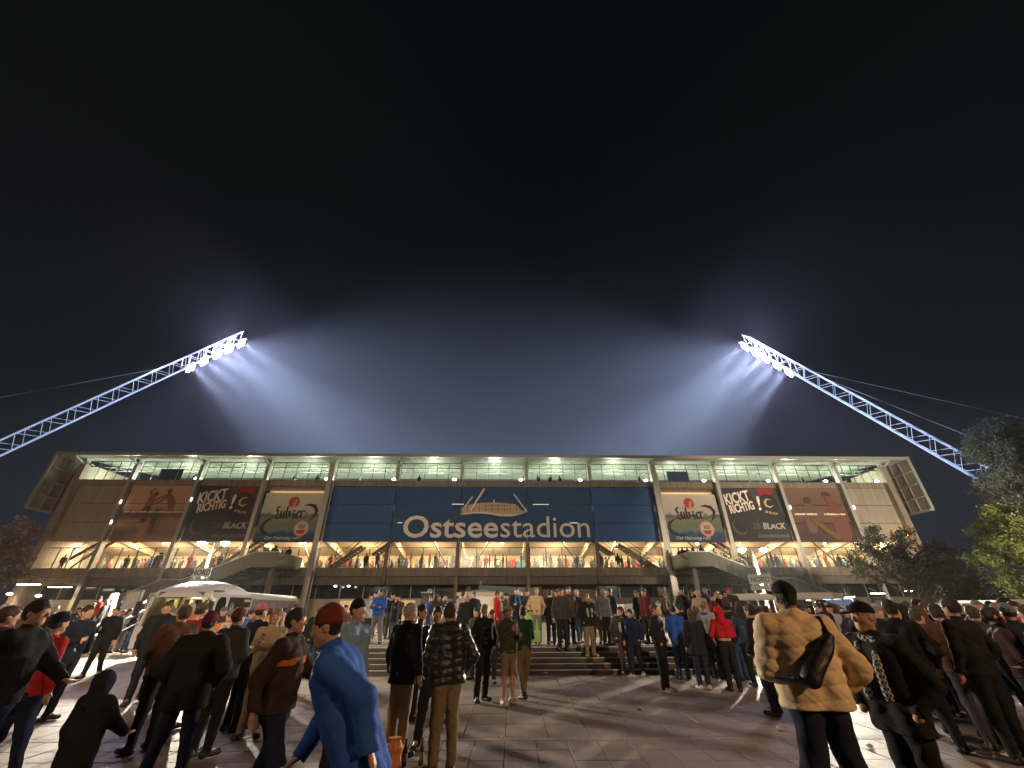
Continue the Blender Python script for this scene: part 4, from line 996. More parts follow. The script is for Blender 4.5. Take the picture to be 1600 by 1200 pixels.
for i, (px, py, Y, lab) in enumerate(((213, 922, 23.5, 'grey framed notice board with white poster left of the coach'), (248, 926, 24.5, 'dark notice board between the poster board and the coach'))):
    p = ray_at(px, py, Y); z0 = gz(p.x, Y); t = empty('notice_board', (p.x, Y, z0), R(-15)); tag(t, lab, 'notice board', 'notice boards by the coach')
    h = p.z-z0
    MB().box(-.55, .55, -.05, .05, h-1.15, h).obj('frame', STEEL, t)
    MB().box(-.42, .42, -.07, -.051, h-1.05, h-.1).obj('poster', mat('poster_%d' % i, ((.55, .55, .55), (.12, .13, .13))[i], scale=5, var=.5), t)
    for s in (-.5, .5): MB().tube((s, 0, 0), (s, 0, h-1.1), .035).obj('post', STEEL, t)
# white tent peak among the left railings
p = ray_at(175, 938, 27); t = empty('white_parasol', (p.x, 27, .58)); tag(t, 'folded white parasol standing behind the left ramp railings', 'parasol')
MB().lathe([(.05, 0), (.05, 1.2), (.28, 1.3), (.2, 2.0), (.03, p.z-.58+.1)], n=8).obj('parasol_cloth', TW, t)
# ------------------------------------------------------------------ bottles and litter
BG = bpy.data.materials.new('brown_bottle_glass'); BG.use_nodes = True; b_ = BG.node_tree.nodes['Principled BSDF']
b_.inputs['Base Color'].default_value = (.12, .045, .012, 1); b_.inputs['Roughness'].default_value = .08
b_.inputs['Coat Weight'].default_value = .5
def bottle(X, Y, lab, tilt=0):
    t = empty('beer_bottle', (X, Y, .003), random.uniform(0, 3)); tag(t, lab, 'bottle', 'beer bottles on the paving')
    MB().lathe([(.028, 0), (.031, .01), (.031, .14), (.025, .17), (.014, .20), (.012, .245), (.0135, .25), (.0135, .258)], n=20).obj('bottle_glass', BG, t, smooth=True)
    MB().lathe([(.0315, .05), (.0318, .055), (.0318, .12), (.0315, .125)], n=20).obj('label', mat('bottle_label', (.35, .3, .18)), t, smooth=True)
    MB().lathe([(.0145, .255), (.0145, .262)], n=12).obj('cap', mat('cap_red', (.25, .03, .02)), t)
def ground_at(px, py):
    a = ray_at(px, py, 1.0)-Vector((0, 0, CAM_Z)); k = -CAM_Z/a.z; return Vector((a.x*k, a.y*k, 0))
for (px, py, lab) in ((631, 1198, 'brown beer bottle on the paving beside the orange bag, left of the two'), (657, 1196, 'brown beer bottle on the paving nearest the man in khaki trousers')):
    g_ = ground_at(px, py); bottle(g_.x, g_.y, lab)
g_ = ground_at(612, 1202); t = empty('shopping_bag', g_, .3); tag(t, 'crumpled orange patterned bag standing left of the two bottles', 'bag')
m_ = MB().lathe([(.09, 0), (.12, .05), (.105, .14), (.12, .2), (.07, .27), (.085, .30)], n=11)
m_.v = [(x+random.uniform(-.012, .012), y*.7+random.uniform(-.012, .012), z) for x, y, z in m_.v]
m_.obj('bag_body', mat('bag_orange', (.5, .17, .05), scale=30, var=.6), t)
for (px, py, s, lab, c) in ((852, 1053, .16, 'crumpled pale wrapper lying at the foot of the steps', (.45, .32, .25)), (1218, 1141, .07, 'small crushed white cup lying left of the pale jacketed man', (.5, .48, .45)),
        (1588, 1165, .09, 'thin white scrap of paper at the right edge of the paving', (.5, .48, .44)), (998, 1110, .05, 'small reddish leaf lying alone on the bare paving', (.3, .08, .04)), (782, 1153, .04, 'tiny white scrap on the pale strip of the paving', (.6, .58, .5)),
        (1360, 1168, .05, 'small white scrap on the paving left of the capped man', (.5, .48, .45)), (140, 1032, .06, 'small white cup lying near the man in dark clothes on the left', (.5, .48, .45)), (960, 1057, .06, 'flattened paper scrap lying just below the steps', (.35, .3, .25))):
    g_ = ground_at(px, py); r_ = random.Random(px); m_ = MB().lathe([(s*.3, 0), (s, s*.15), (s*.8, s*.6), (s*.25, s*.75)], n=7)
    m_.v = [(x*r_.uniform(.6, 1.3), y*r_.uniform(.5, 1.2), z*r_.uniform(.6, 1.2)+.002) for x, y, z in m_.v]
    o = m_.obj('litter', mat('litter_%d' % px, c, scale=20, var=.4)); o.location = g_; tag(o, lab, 'litter', 'litter on the paving')
# ------------------------------------------------------------------ trees
def leaf_mat(name, c0, c1):
    m = bpy.data.materials.new(name); m.use_nodes = True; nt = m.node_tree; N = nt.nodes; L = nt.links; p = N['Principled BSDF']; p.inputs['Roughness'].default_value = .6
    g = N.new('ShaderNodeNewGeometry'); cr = N.new('ShaderNodeValToRGB'); cr.color_ramp.elements[0].color = (*c0, 1); cr.color_ramp.elements[1].color = (*c1, 1)
    L.new(g.outputs['Random Per Island'], cr.inputs[0]); L.new(cr.outputs[0], p.inputs['Base Color'])
    tr = N.new('ShaderNodeBsdfTranslucent'); L.new(cr.outputs[0], tr.inputs[0]); mx = N.new('ShaderNodeMixShader'); mx.inputs[0].default_value = .3
    L.new(p.outputs[0], mx.inputs[1]); L.new(tr.outputs[0], mx.inputs[2]); L.new(mx.outputs[0], N['Material Output'].inputs[0]); return m
BARK = mat('bark', (.07, .055, .04), rough=.9, bump=.6, bscale=12)
def tree(base, height, crown, nclump, nleaf, leaf, lm, lab, name='broadleaf_tree', r0=.22, seed=1, needle=False, csize=.8):
    """crown: list of (cx,cy,cz,rx,ry,rz) lobes relative to the base"""
    rg = np.random.RandomState(seed); rr = random.Random(seed)
    t = empty(name, base); tag(t, lab, 'tree')
    tops = max(c[2]+c[5] for c in crown)
    # clump centres, denser near the crown's surface
    cl = []
    vol = np.array([c[3]*c[4]*c[5] for c in crown]); vol /= vol.sum()
    while len(cl) < nclump:
        c = crown[rg.choice(len(crown), p=vol)]
        v = rg.normal(size=3); v /= np.linalg.norm(v); rad = rg.uniform(.35, 1.0)**.5
        rad *= rg.uniform(.85, 1.08)
        cl.append((c[0]+v[0]*c[3]*rad, c[1]+v[1]*c[4]*rad, c[2]+v[2]*c[5]*rad))
    cl = np.array(cl)
    tb = MB(); pts = [(0, 0, 0)]
    for i in range(1, 7): pts.append((rr.uniform(-.15, .15)*i*.4, rr.uniform(-.15, .15)*i*.4, height*.72*i/6))
    for i in range(6): tb.tube(pts[i], pts[i+1], r0*(1-i/7.5), 9, r0*(1-(i+1)/7.5), cap=False)
    tb.obj('trunk', BARK, t, smooth=True)
    bb = MB()
    for i in range(0, len(cl), max(1, len(cl)//70)):
        c = Vector(cl[i]); k = min(5, max(1, int(6*min(.95, max(.2, (c.z-.25*abs(c.x))/max(.1, height*.9)))))); p = Vector(pts[k])
        mid = p.lerp(c, .5)+Vector((0, 0, .2)); bb.tube(p, mid, .06*r0/.2, 5, .035, cap=False); bb.tube(mid, c, .035, 5, .012, cap=False)
    o = bb.obj('limbs', BARK, t)
    per = nleaf//nclump; n = per*nclump
    cen = np.repeat(cl, per, axis=0)
    d = rg.normal(size=(n, 3)); d /= np.linalg.norm(d, axis=1)[:, None]; rad = rg.uniform(.1, 1, n)**.6
    P = cen + d*rad[:, None]*np.array([csize, csize, csize*.7])*rg.uniform(.6, 1.3, (n, 1))
    a = rg.normal(size=(n, 3)); a /= np.linalg.norm(a, axis=1)[:, None]
    b_ = np.cross(a, rg.normal(size=(n, 3))); b_ /= np.linalg.norm(b_, axis=1)[:, None]
    s = leaf*rg.uniform(.6, 1.3, (n, 1)); w = s*(.30 if needle else .5)
    V = np.stack([P-a*s*.5, P+b_*w*.5+a*s*.05, P+a*s*.5, P-b_*w*.5+a*s*.05], axis=1).reshape(-1, 3)
    me = bpy.data.meshes.new('crown'); me.vertices.add(4*n); me.vertices.foreach_set('co', V.astype(np.float32).ravel())
    me.loops.add(4*n); me.loops.foreach_set('vertex_index', np.arange(4*n, dtype=np.int32))
    me.polygons.add(n); me.polygons.foreach_set('loop_start', np.arange(0, 4*n, 4, dtype=np.int32)); me.polygons.foreach_set('loop_total', np.full(n, 4, dtype=np.int32))
    me.materials.append(lm); me.update(); link('crown', me, t)
    return t
GRN = leaf_mat('leaf_green', (.05, .08, .012), (.17, .19, .04))
OLV = leaf_mat('leaf_olive', (.03, .04, .015), (.08, .08, .03))
DRK = leaf_mat('leaf_dark_conifer', (.045, .06, .042), (.11, .125, .09))
AUT = leaf_mat('leaf_autumn', (.05, .04, .015), (.20, .12, .04))
# right: tall conifer, green tree, darker tree in front of the stand end
p = ray_at(1552, 640, 42)
tree((p.x, 42, 0), 19, [(-.5, 0, 16.8, 4.2, 3, 3.6), (3.5, 0, 15.5, 5, 3, 4.5), (-2.8, 0, 12.2, 3.6, 3, 2.8), (1, 0, 11.5, 5, 3.5, 4), (6, 0, 11, 4, 3, 5), (-1, 0, 7.5, 3.4, 3, 3)], 460, 100000, .36, DRK, 'tall dark conifer rising at the right edge in front of the right mast', 'conifer_tree', r0=.4, seed=4, needle=True, csize=1.1)
p = ray_at(1560, 760, 27)
tree((p.x, 27, 0), 7.6, [(0, 0, 5.9, 2.9, 2.4, 2.1), (1.6, 0, 4.6, 2.9, 2.3, 2.6), (-1.6, 0, 4.0, 2.0, 2, 1.9), (-.6, 0, 2.7, 2.0, 2, 1.5)], 230, 46000, .19, GRN, 'bushy green tree lit by lamps at the right edge in front of the dark conifer', seed=8, csize=.55)
p = ray_at(1375, 800, 33)
tree((p.x, 33, .3), 7.2, [(-.3, 0, 5.5, 2.6, 1.8, 1.5), (1.8, 0, 4.7, 3.0, 1.8, 1.4), (-1.8, 0, 4.2, 2.4, 1.8, 1.2), (.5, 0, 3.8, 3.4, 1.6, .9)], 110, 9000, .21, OLV, 'leafy dark tree standing in front of the right end of the stand', seed=11, csize=.6)
p = ray_at(1470, 870, 36)
tree((p.x, 36, .3), 4.6, [(0, 0, 3.2, 3.0, 1.5, 1.3), (2.6, 0, 2.6, 2.6, 1.5, 1.3)], 80, 9000, .2, OLV, 'low dark bushy tree between the stand corner and the green tree', seed=13, csize=.6)
p = ray_at(40, 790, 36)
tree((p.x, 36, 0), 8.6, [(.3, 0, 7.2, 1.8, 1.5, 1.5), (-2.2, 0, 5.4, 3.0, 1.6, 1.8), (1.2, 0, 5.0, 1.8, 1.5, 1.8), (-1.5, 0, 3.2, 3.6, 1.6, 1.4)], 120, 8200, .24, AUT, 'autumn tree with sparse pale brown leaves at the left end of the stand', seed=17, csize=.6)
# green shrubs on the left ledge
for i, (px, Y, lab) in enumerate(((118, 22.3, 'small green shrub at the left ledge, left of two'), (150, 22.1, 'small green shrub on the left ledge beside the man in dark clothes'))):
    p = ray_at(px, 990, Y); o = tree((p.x, Y, 0), .9, [(0, 0, .55, .55, .4, .4)], 14, 900, .09, GRN, lab, 'shrub', r0=.03, seed=30+i, csize=.18); o['category'] = 'shrub'
# ------------------------------------------------------------------ people: bodies and clothes grown from blended bones
V3 = Vector
class Grid:
    def __init__(s, lo, hi, vox):
        s.lo = np.array(lo, np.float32); s.vox = vox; s.n = (np.ceil((np.array(hi)-s.lo)/vox)).astype(int)+1
        s.ax = [s.lo[i]+vox*np.arange(s.n[i], dtype=np.float32) for i in range(3)]
        s.V = np.full(s.n, .12, np.float32)
    def sl(s, lo, hi):
        a = np.maximum(0, ((np.array(lo)-s.lo)/s.vox).astype(int)); b = np.minimum(s.n, ((np.array(hi)-s.lo)/s.vox).astype(int)+2)
        if (b <= a).any(): return None
        return tuple(slice(i, j) for i, j in zip(a, b))
    def xyz(s, sl):
        return (s.ax[0][sl[0]][:, None, None], s.ax[1][sl[1]][None, :, None], s.ax[2][sl[2]][None, None, :])
    def comb(s, sl, d, k, op):
        v = s.V[sl]
        if op == 'add':
            h = np.clip(.5+.5*(v-d)/k, 0, 1); s.V[sl] = v*(1-h)+d*h-k*h*(1-h)
        else:
            h = np.clip(.5-.5*(v+d)/k, 0, 1); s.V[sl] = v*(1-h)-d*h+k*h*(1-h)
    def cone(s, a, b, ra, rb, k=.02, op='add'):
        a = np.array(a, np.float32); b = np.array(b, np.float32); m = max(ra, rb)+.06
        sl = s.sl(np.minimum(a, b)-m, np.maximum(a, b)+m)
        if sl is None: return
        x, y, z = s.xyz(sl); ba = b-a; l2 = float((ba**2).sum())+1e-9
        px, py, pz = x-a[0], y-a[1], z-a[2]
        h = np.clip((px*ba[0]+py*ba[1]+pz*ba[2])/l2, 0, 1)
        d = np.sqrt((px-ba[0]*h)**2+(py-ba[1]*h)**2+(pz-ba[2]*h)**2)-(ra+(rb-ra)*h)
        s.comb(sl, d, k, op)
    def ell(s, c, r, M=None, k=.02, op='add'):
        c = np.array(c, np.float32); m = max(r)+.06
        sl = s.sl(c-m, c+m)
        if sl is None: return
        x, y, z = s.xyz(sl); px, py, pz = x-c[0], y-c[1], z-c[2]
        if M is not None:
            Mi = np.array(M).T
            px, py, pz = (Mi[0][0]*px+Mi[0][1]*py+Mi[0][2]*pz, Mi[1][0]*px+Mi[1][1]*py+Mi[1][2]*pz, Mi[2][0]*px+Mi[2][1]*py+Mi[2][2]*pz)
        q = np.sqrt((px/r[0])**2+(py/r[1])**2+(pz/r[2])**2)
        g = np.sqrt((px/r[0]**2)**2+(py/r[1]**2)**2+(pz/r[2]**2)**2)+1e-6
        s.comb(sl, q*(q-1)/g, k, op)
    def plane(s, p, n):
        """keeps the side the normal points away from"""
        x, y, z = s.xyz((slice(None),)*3); d = (x-p[0])*n[0]+(y-p[1])*n[1]+(z-p[2])*n[2]
        s.V = np.maximum(s.V, d)
    def wrinkle(s, amp, seed, f=22):
        rg = np.random.RandomState(seed); x, y, z = s.xyz((slice(None),)*3)
        w = 0
        for i in range(5):
            k = rg.normal(size=3)*f*(.6+.35*i); k[2] *= 1.3; ph = rg.uniform(0, 6.3, 2)
            w = w+np.sin(k[0]*x+k[1]*y+k[2]*z+ph[0]+1.5*np.sin(k[2]*.45*x+k[0]*.5*z+ph[1]))/(1+.5*i)
        s.V = s.V+amp*w.astype(np.float32)
    def quilt(s, amp, step, z0=0):
        x, y, z = s.xyz((slice(None),)*3)
        s.V = s.V - amp*(np.abs(np.sin(np.pi*(z-z0+.015*np.sin(9*x)+.01*np.sin(14*y))/step))**.7-.5).astype(np.float32)
    def mesh(s, name, m):
        V = s.V; B = V < 0
        nx, ny, nz = V.shape
        cnt = np.zeros((nx-1, ny-1, nz-1), np.int8)
        for i in (0, 1):
            for j in (0, 1):
                for k in (0, 1): cnt += B[i:nx-1+i, j:ny-1+j, k:nz-1+k]
        act = (cnt > 0) & (cnt < 8); ids = np.argwhere(act); N = len(ids)
        if N == 0: return None
        idx = np.full(act.shape, -1, np.int32); idx[act] = np.arange(N)
        acc = np.zeros((N, 3)); c = np.zeros(N)
        I, J, K = ids.T
        corners = [(i, j, k) for i in (0, 1) for j in (0, 1) for k in (0, 1)]
        for a in corners:
            for ax in range(3):
                if a[ax] == 1: continue
                b = list(a); b[ax] = 1
                va = V[I+a[0], J+a[1], K+a[2]]; vb = V[I+b[0], J+b[1], K+b[2]]
                m_ = (va < 0) != (vb < 0); t = np.where(m_, va/(va-vb+1e-12), 0)
                for q in range(3): acc[:, q] += np.where(m_, a[q]+(t if q == ax else 0), 0)
                c += m_
        P = s.lo+(ids+acc/c[:, None])*s.vox
        F = []
        for ax in range(3):
            sa = [slice(1, -1)]*3; sa[ax] = slice(0, -1); sb = list(sa); sb[ax] = slice(1, None)
            A, Bb = B[tuple(sa)], B[tuple(sb)]
            e = np.argwhere(A != Bb)
            if not len(e): continue
            off = np.ones(3, int); off[ax] = 0; g = e+off; fl = A[tuple(e.T)]
            u, v = (ax+1) % 3, (ax+2) % 3
            q = []
            for du, dv in ((-1, -1), (0, -1), (0, 0), (-1, 0)):
                h = g.copy(); h[:, u] += du; h[:, v] += dv; q.append(idx[tuple(h.T)])
            q = np.stack(q, 1); q[~fl] = q[~fl][:, ::-1]; F.append(q)
        F = np.concatenate(F); F = F[(F >= 0).all(1)]
        me = bpy.data.meshes.new(name); n = len(F)
        me.vertices.add(N); me.vertices.foreach_set('co', P.astype(np.float32).ravel())
        me.loops.add(4*n); me.loops.foreach_set('vertex_index', F.astype(np.int32).ravel())
        me.polygons.add(n); me.polygons.foreach_set('loop_start', np.arange(0, 4*n, 4, dtype=np.int32)); me.polygons.foreach_set('loop_total', np.full(n, 4, dtype=np.int32))
        me.polygons.foreach_set('use_smooth', np.ones(n, bool))
        me.materials.append(m); me.update(calc_edges=True); return me

def cloth(name, col, rough=.9, sheen=.0, bump=.14):
    key = 'cloth_'+name
    if key in MATS: return MATS[key]
    m = mat(key, col, rough=rough, var=.25, scale=4, bump=bump, bscale=60, spec=.2 if rough > .6 else .5); return m
SKINS = [mat('skin_%d' % i, c, rough=.5, var=.06, scale=20) for i, c in enumerate(((.46, .25, .17), (.40, .20, .13), (.52, .30, .21)))]
HAIRS = {n: mat('hair_'+n, c, rough=.6, var=.4, scale=30, bump=.8, bscale=150) for n, c in dict(dark=(.018, .012, .009), brown=(.06, .033, .018), blond=(.25, .16, .08), grey=(.36, .34, .32), red=(.20, .045, .02)).items()}

def skeleton(arms=('down', 'down'), stance='stand', lean=0, yaw=0, nod=0, height=1.76, w=1.0):
    J = {}
    hips = {'stand': ((-.10, .0, .50, -.11, .02), (.10, .0, .50, .11, .02)), 'wide': ((-.14, -.01, .50, -.20, .02), (.14, -.01, .5, .2, .02)),
            'stride': ((-.10, -.14, .50, -.10, -.30), (.10, .02, .50, .11, .30)), 'shift': ((-.12, -.05, .5, -.17, -.06), (.08, .0, .5, .07, .04)),
            'walk': ((-.09, -.10, .50, -.09, -.20), (.10, .02, .48, .10, .22))}[stance]
    J['pelvis'] = V3((0, 0, .95))
    for s, h in ((-1, hips[0]), (1, hips[1])):
        n = 'L' if s < 0 else 'R'
        J['hip'+n] = V3((s*.085, 0, .93)); J['knee'+n] = V3((h[0], h[1], h[2])); J['ank'+n] = V3((h[3], h[4], .09 if h[4] < .15 else .13)); J['toe'+n] = V3((h[3]+s*.04, h[4]-.17, .035))
    Rl = Matrix.Rotation(R(lean), 3, 'X')   # bends towards -y
    def up(p): p = V3(p); return J['pelvis']+Rl @ (p-J['pelvis'])
    J['up'] = up; J['Rl'] = Rl
    for s, a in ((-1, arms[0]), (1, arms[1])):
        n = 'L' if s < 0 else 'R'
        T = {'down': ((.25*w, .03, 1.15), (.26*w, -.04, .92), (0, -.15, -1)), 'pocket': ((.31*w, .06, 1.16), (.225*w, -.09, .985), (-.35, -.35, -.8)),
             'hold': ((.24*w, -.02, 1.15), (.12, -.25, 1.20), (-.4, -.7, .2)), 'phone': ((.24*w, -.10, 1.19), (.10, -.30, 1.33), (-.3, -.5, .8)),
             'ear': ((.34*w, -.13, 1.33), (.13, -.11, 1.56), (-.2, .1, 1)), 'crossed': ((.25*w, -.07, 1.17), (-.03, -.22*w, 1.19+.03*s), (-1, -.1, .1)),
             'forward': ((.24, -.15, 1.20), (.2, -.38, 1.05), (0, -1, -.2)), 'swing': ((.24, .16, 1.17), (.25, .12, .93), (0, 0, -1)), 'reach': ((.26, -.2, 1.25), (.22, -.42, 1.3), (0, -1, .1))}[a]
        J['sh'+n] = up((s*.178*w, .01, 1.43)); J['el'+n] = up((s*T[0][0], T[0][1], T[0][2])); J['wr'+n] = up((s*T[1][0], T[1][1], T[1][2])); J['hd'+n] = Rl @ V3((s*T[2][0], T[2][1], T[2][2])).normalized()
    H = Rl @ Matrix.Rotation(R(yaw), 3, 'Z') @ Matrix.Rotation(R(nod), 3, 'X')
    J['H'] = H; c = up((0, -.005, 1.585)); J['hc'] = c
    J['head'] = lambda x, y, z: c + H @ V3((x, y, z-1.585))
    J['arms'] = arms; return J

def make_body(J, vox, skin, fine=False, female=False):
    P = [J[k] for k in J if isinstance(J[k], V3) and k[:2] not in ('hd',)]+[J['head'](0, 0, 1.8)]
    lo = np.min([list(p) for p in P], 0)-.17; hi = np.max([list(p) for p in P], 0)+.17; lo[2] = -.02
    g = Grid(lo, hi, vox); up = J['up']; hd = J['head']; H = np.array(J['H'])
    for s in (-1, 1):
        n = 'L' if s < 0 else 'R'
        g.cone(J['hip'+n], J['knee'+n], .085, .055, .03); g.cone(J['knee'+n], J['ank'+n], .054, .036, .03)
        g.cone(J['ank'+n], J['toe'+n], .036, .028, .02)
        g.cone(up((s*.08, 0, 1.33)), up((s*.065, .0, 1.1)), .10, .085, .04); g.cone(up((s*.065, 0, 1.1)), up((s*.07, 0, .95)), .085, .095, .04)
        g.cone(up((s*.05, .01, 1.43)), J['sh'+n], .055, .055, .04)
        g.cone(J['sh'+n], J['el'+n], .05, .038, .03); g.cone(J['el'+n], J['wr'+n], .037, .024, .02)
        # hand: palm, four unequal curled fingers and a thumb from the side of the palm
        w, d = J['wr'+n], J['hd'+n]; sd = d.cross(V3((0, -1, .3))).normalized(); nn = sd.cross(d).normalized()
        if J['arms'][0 if s < 0 else 1] in ('pocket',): 
            g.cone(w, w+d*.06, .03, .034, .01)
        else:
            for q in (-1, 0, 1): g.cone(w+sd*(q*.012), w+d*.085+sd*(q*.024), .017, .0155, .012)
            curl = {'hold': 1.5, 'phone': 1.4, 'ear': 1.2, 'crossed': .4}.get(J['arms'][0 if s < 0 else 1], .5)
            for q, ln in ((-1.5, .062), (-.5, .075), (.5, .072), (1.5, .055)):
                b0 = w+d*.085+sd*(q*.0195); b1 = b0+(d+nn*curl*.35).normalized()*ln*.55; b2 = b1+(d+nn*curl*1.2).normalized()*ln*.5
                g.cone(b0, b1, .0092, .0085, .004); g.cone(b1, b2, .0085, .007, .004)
            t0 = w+d*.02+sd*(-.024*s if False else .024); t1 = t0+(d*.6+sd*.8+nn*.3).normalized()*.04; t2 = t1+(d*.9+sd*.1+nn*.6).normalized()*.03
            g.cone(t0, t1, .013, .0105, .008); g.cone(t1, t2, .0105, .008, .004)
    g.cone(up((0, .01, 1.40)), hd(0, .012, 1.585), .062, .055, .03)
    # head and face
    g.ell(hd(0, .012, 1.672), (.076, .096, .102), H, .03); g.cone(hd(0, -.03, 1.64), hd(0, -.062, 1.572), .062, .030, .035)
    for s in (-1, 1):
        g.cone(hd(s*.045, -.02, 1.60), hd(s*.02, -.06, 1.568), .025, .02, .03)
        g.cone(hd(s*.04, -.062, 1.635), hd(s*.045, -.045, 1.62), .018, .016, .02)
        g.cone(hd(s*.015, -.082, 1.69), hd(s*.045, -.068, 1.688), .010, .008, .012)
        g.ell(hd(s*.03, -.096, 1.668), (.014, .012, .009), H, .01, 'sub')
        g.ell(hd(s*.031, -.078, 1.668), (.0125, .0125, .0125), H, .002)
        g.ell(hd(s*.079, .012, 1.648), (.010, .022, .032), H, .008)
    g.cone(hd(0, -.082, 1.672), hd(0, -.108, 1.632), .008, .0125, .01); g.cone(hd(-.012, -.093, 1.626), hd(.012, -.093, 1.626), .009, .009, .006)
    g.cone(hd(-.018, -.086, 1.601), hd(.018, -.086, 1.601), .0085, .0085, .006); g.cone(hd(-.014, -.086, 1.592), hd(.014, -.086, 1.592), .008, .008, .003)
    g.cone(hd(-.02, -.099, 1.5965), hd(.02, -.099, 1.5965), .0025, .0025, .003, 'sub')
    return g.mesh('body', skin)

def make_jacket(J, vox, m, bulk=.0, hem=.88, puffer=False, seed=0, openf=False, long=False, hood=False, collar=True):
    P = [J[k] for k in J if isinstance(J[k], V3) and k[:2] in ('sh', 'el', 'wr', 'pe')]+[J['up']((0, 0, hem-.1)), J['up']((0, 0, 1.55))]
    lo = np.min([list(p) for p in P], 0)-.24-bulk; hi = np.max([list(p) for p in P], 0)+.24+bulk
    g = Grid(lo, hi, vox); up = J['up']
    for s in (-1, 1):
        n = 'L' if s < 0 else 'R'
        g.cone(up((s*.085, .0, 1.36)), up((s*.085, -.005, 1.12)), .125+bulk, .115+bulk, .05)
        g.cone(up((s*.085, 0, 1.12)), up((s*(.085+bulk*.3), 0, hem-.02)), .115+bulk, .12+bulk, .05)
        g.cone(up((s*.05, .01, 1.445)), J['sh'+n], .062+bulk*.5, .068+bulk*.6, .04)
        g.cone(J['sh'+n], J['el'+n], .068+bulk*.7, .057+bulk*.7, .03)
        e, w = J['el'+n], J['wr'+n]; cut = w+(w-e).normalized()*.0
        g.cone(e, cut, .056+bulk*.7, .044+bulk*.4, .03)
    g.cone(up((0, .012, 1.42)), up((0, .005, 1.50+bulk*.3)), .082+bulk*.3, .07+bulk*.3, .03)
    if hood:
        g.ell(up((0, .10, 1.47)), (.12, .07, .07), None, .03); g.cone(up((-.07, .05, 1.5)), up((.07, .05, 1.5)), .05, .05, .03)
    if puffer: g.quilt(.010, .088)
    g.wrinkle(.0042 if puffer else .0036, seed, 16 if puffer else 17); g.wrinkle(.0016, seed+1, 38)
    dn = J['Rl'] @ V3((0, 0, -1)); g.plane(up((0, 0, hem)), dn)
    for s in (-1, 1):      # trim the rounded sleeve ends just past the wrist, locally
        n = 'L' if s < 0 else 'R'; w = J['wr'+n]; d = (w-J['el'+n]).normalized(); c = w+d*.055
        if J['arms'][0 if s < 0 else 1] in ('pocket', 'crossed', 'hold') or bulk > .03: continue
        g.ell(c, (.055, .055, .055), None, .006, 'sub')
    if openf:
        g.cone(up((0, -.2-bulk, 1.52)), up((0, -.235-bulk, hem-.1)), .075, .11, .01, 'sub')
    return g.mesh('jacket', m)
def make_shirt(J, vox, m, hem=.93, seed=0):
    up = J['up']; g = Grid(np.array(list(up((0, 0, 1.2))))-[.36, .34, .42], np.array(list(up((0, 0, 1.2))))+[.36, .3, .4], vox)
    for s in (-1, 1):
        g.cone(up((s*.082, .0, 1.345)), up((s*.07, 0, 1.12)), .113, .103, .05); g.cone(up((s*.07, 0, 1.12)), up((s*.075, 0, hem-.05)), .103, .108, .05)
    g.cone(up((0, .01, 1.42)), up((0, 0, 1.455)), .08, .07, .03); g.wrinkle(.0035, seed, 20); g.plane(up((0, 0, hem)), J['Rl'] @ V3((0, 0, -1)))
    return g.mesh('shirt', m)
def make_trousers(J, vox, m, seed=0, baggy=.0, shorts=False):
    P = [J[k+n] for k in ('hip', 'knee', 'ank') for n in 'LR']
    lo = np.min([list(p) for p in P], 0)-.2; hi = np.max([list(p) for p in P], 0)+.2; lo[2] = .0; hi[2] = 1.12
    g = Grid(lo, hi, vox)
    for s in (-1, 1):
        n = 'L' if s < 0 else 'R'
        g.cone(V3((s*.078, 0, .98)), J['hip'+n]-V3((0, 0, .05)), .112, .112, .04); g.cone(J['hip'+n]-V3((0, 0, .03)), J['knee'+n], .105, .076+baggy, .04)
        if not shorts: g.cone(J['knee'+n], J['ank'+n]+V3((0, 0, -.02)), .074+baggy, .06+baggy, .04)
    g.ell((0, .03, .93), (.14, .085, .10), None, .03); g.wrinkle(.004, seed, 17)
    g.plane((0, 0, 1.04), (0, 0, 1)); g.plane((0, 0, .50 if shorts else .05), (0, 0, -1))
    return g.mesh('trousers', m)
def make_shoes(J, vox, m):
    P = [J[k+n] for k in ('ank', 'toe') for n in 'LR']; lo = np.min([list(p) for p in P], 0)-.1; hi = np.max([list(p) for p in P], 0)+.1; lo[2] = -.02
    g = Grid(lo, hi, min(vox, .012))
    for n in 'LR':
        a, t = J['ank'+n], J['toe'+n]; d = (t-a); d.z = 0; d.normalize(); s = V3((-d.y, d.x, 0)); h = max(0, a.z-.1)
        heel = a-d*.045; heel.z = .038+h
        for q in (-.016, .016): g.cone(heel+s*q*.8, t+s*q*1.4+V3((0, 0, .006)), .036, .034, .02)
        g.cone(heel+V3((0, 0, .02)), a+V3((0, 0, .01)), .042, .046, .03)
    g.plane((0, 0, 0), (0, 0, -1)); return g.mesh('shoes', m)
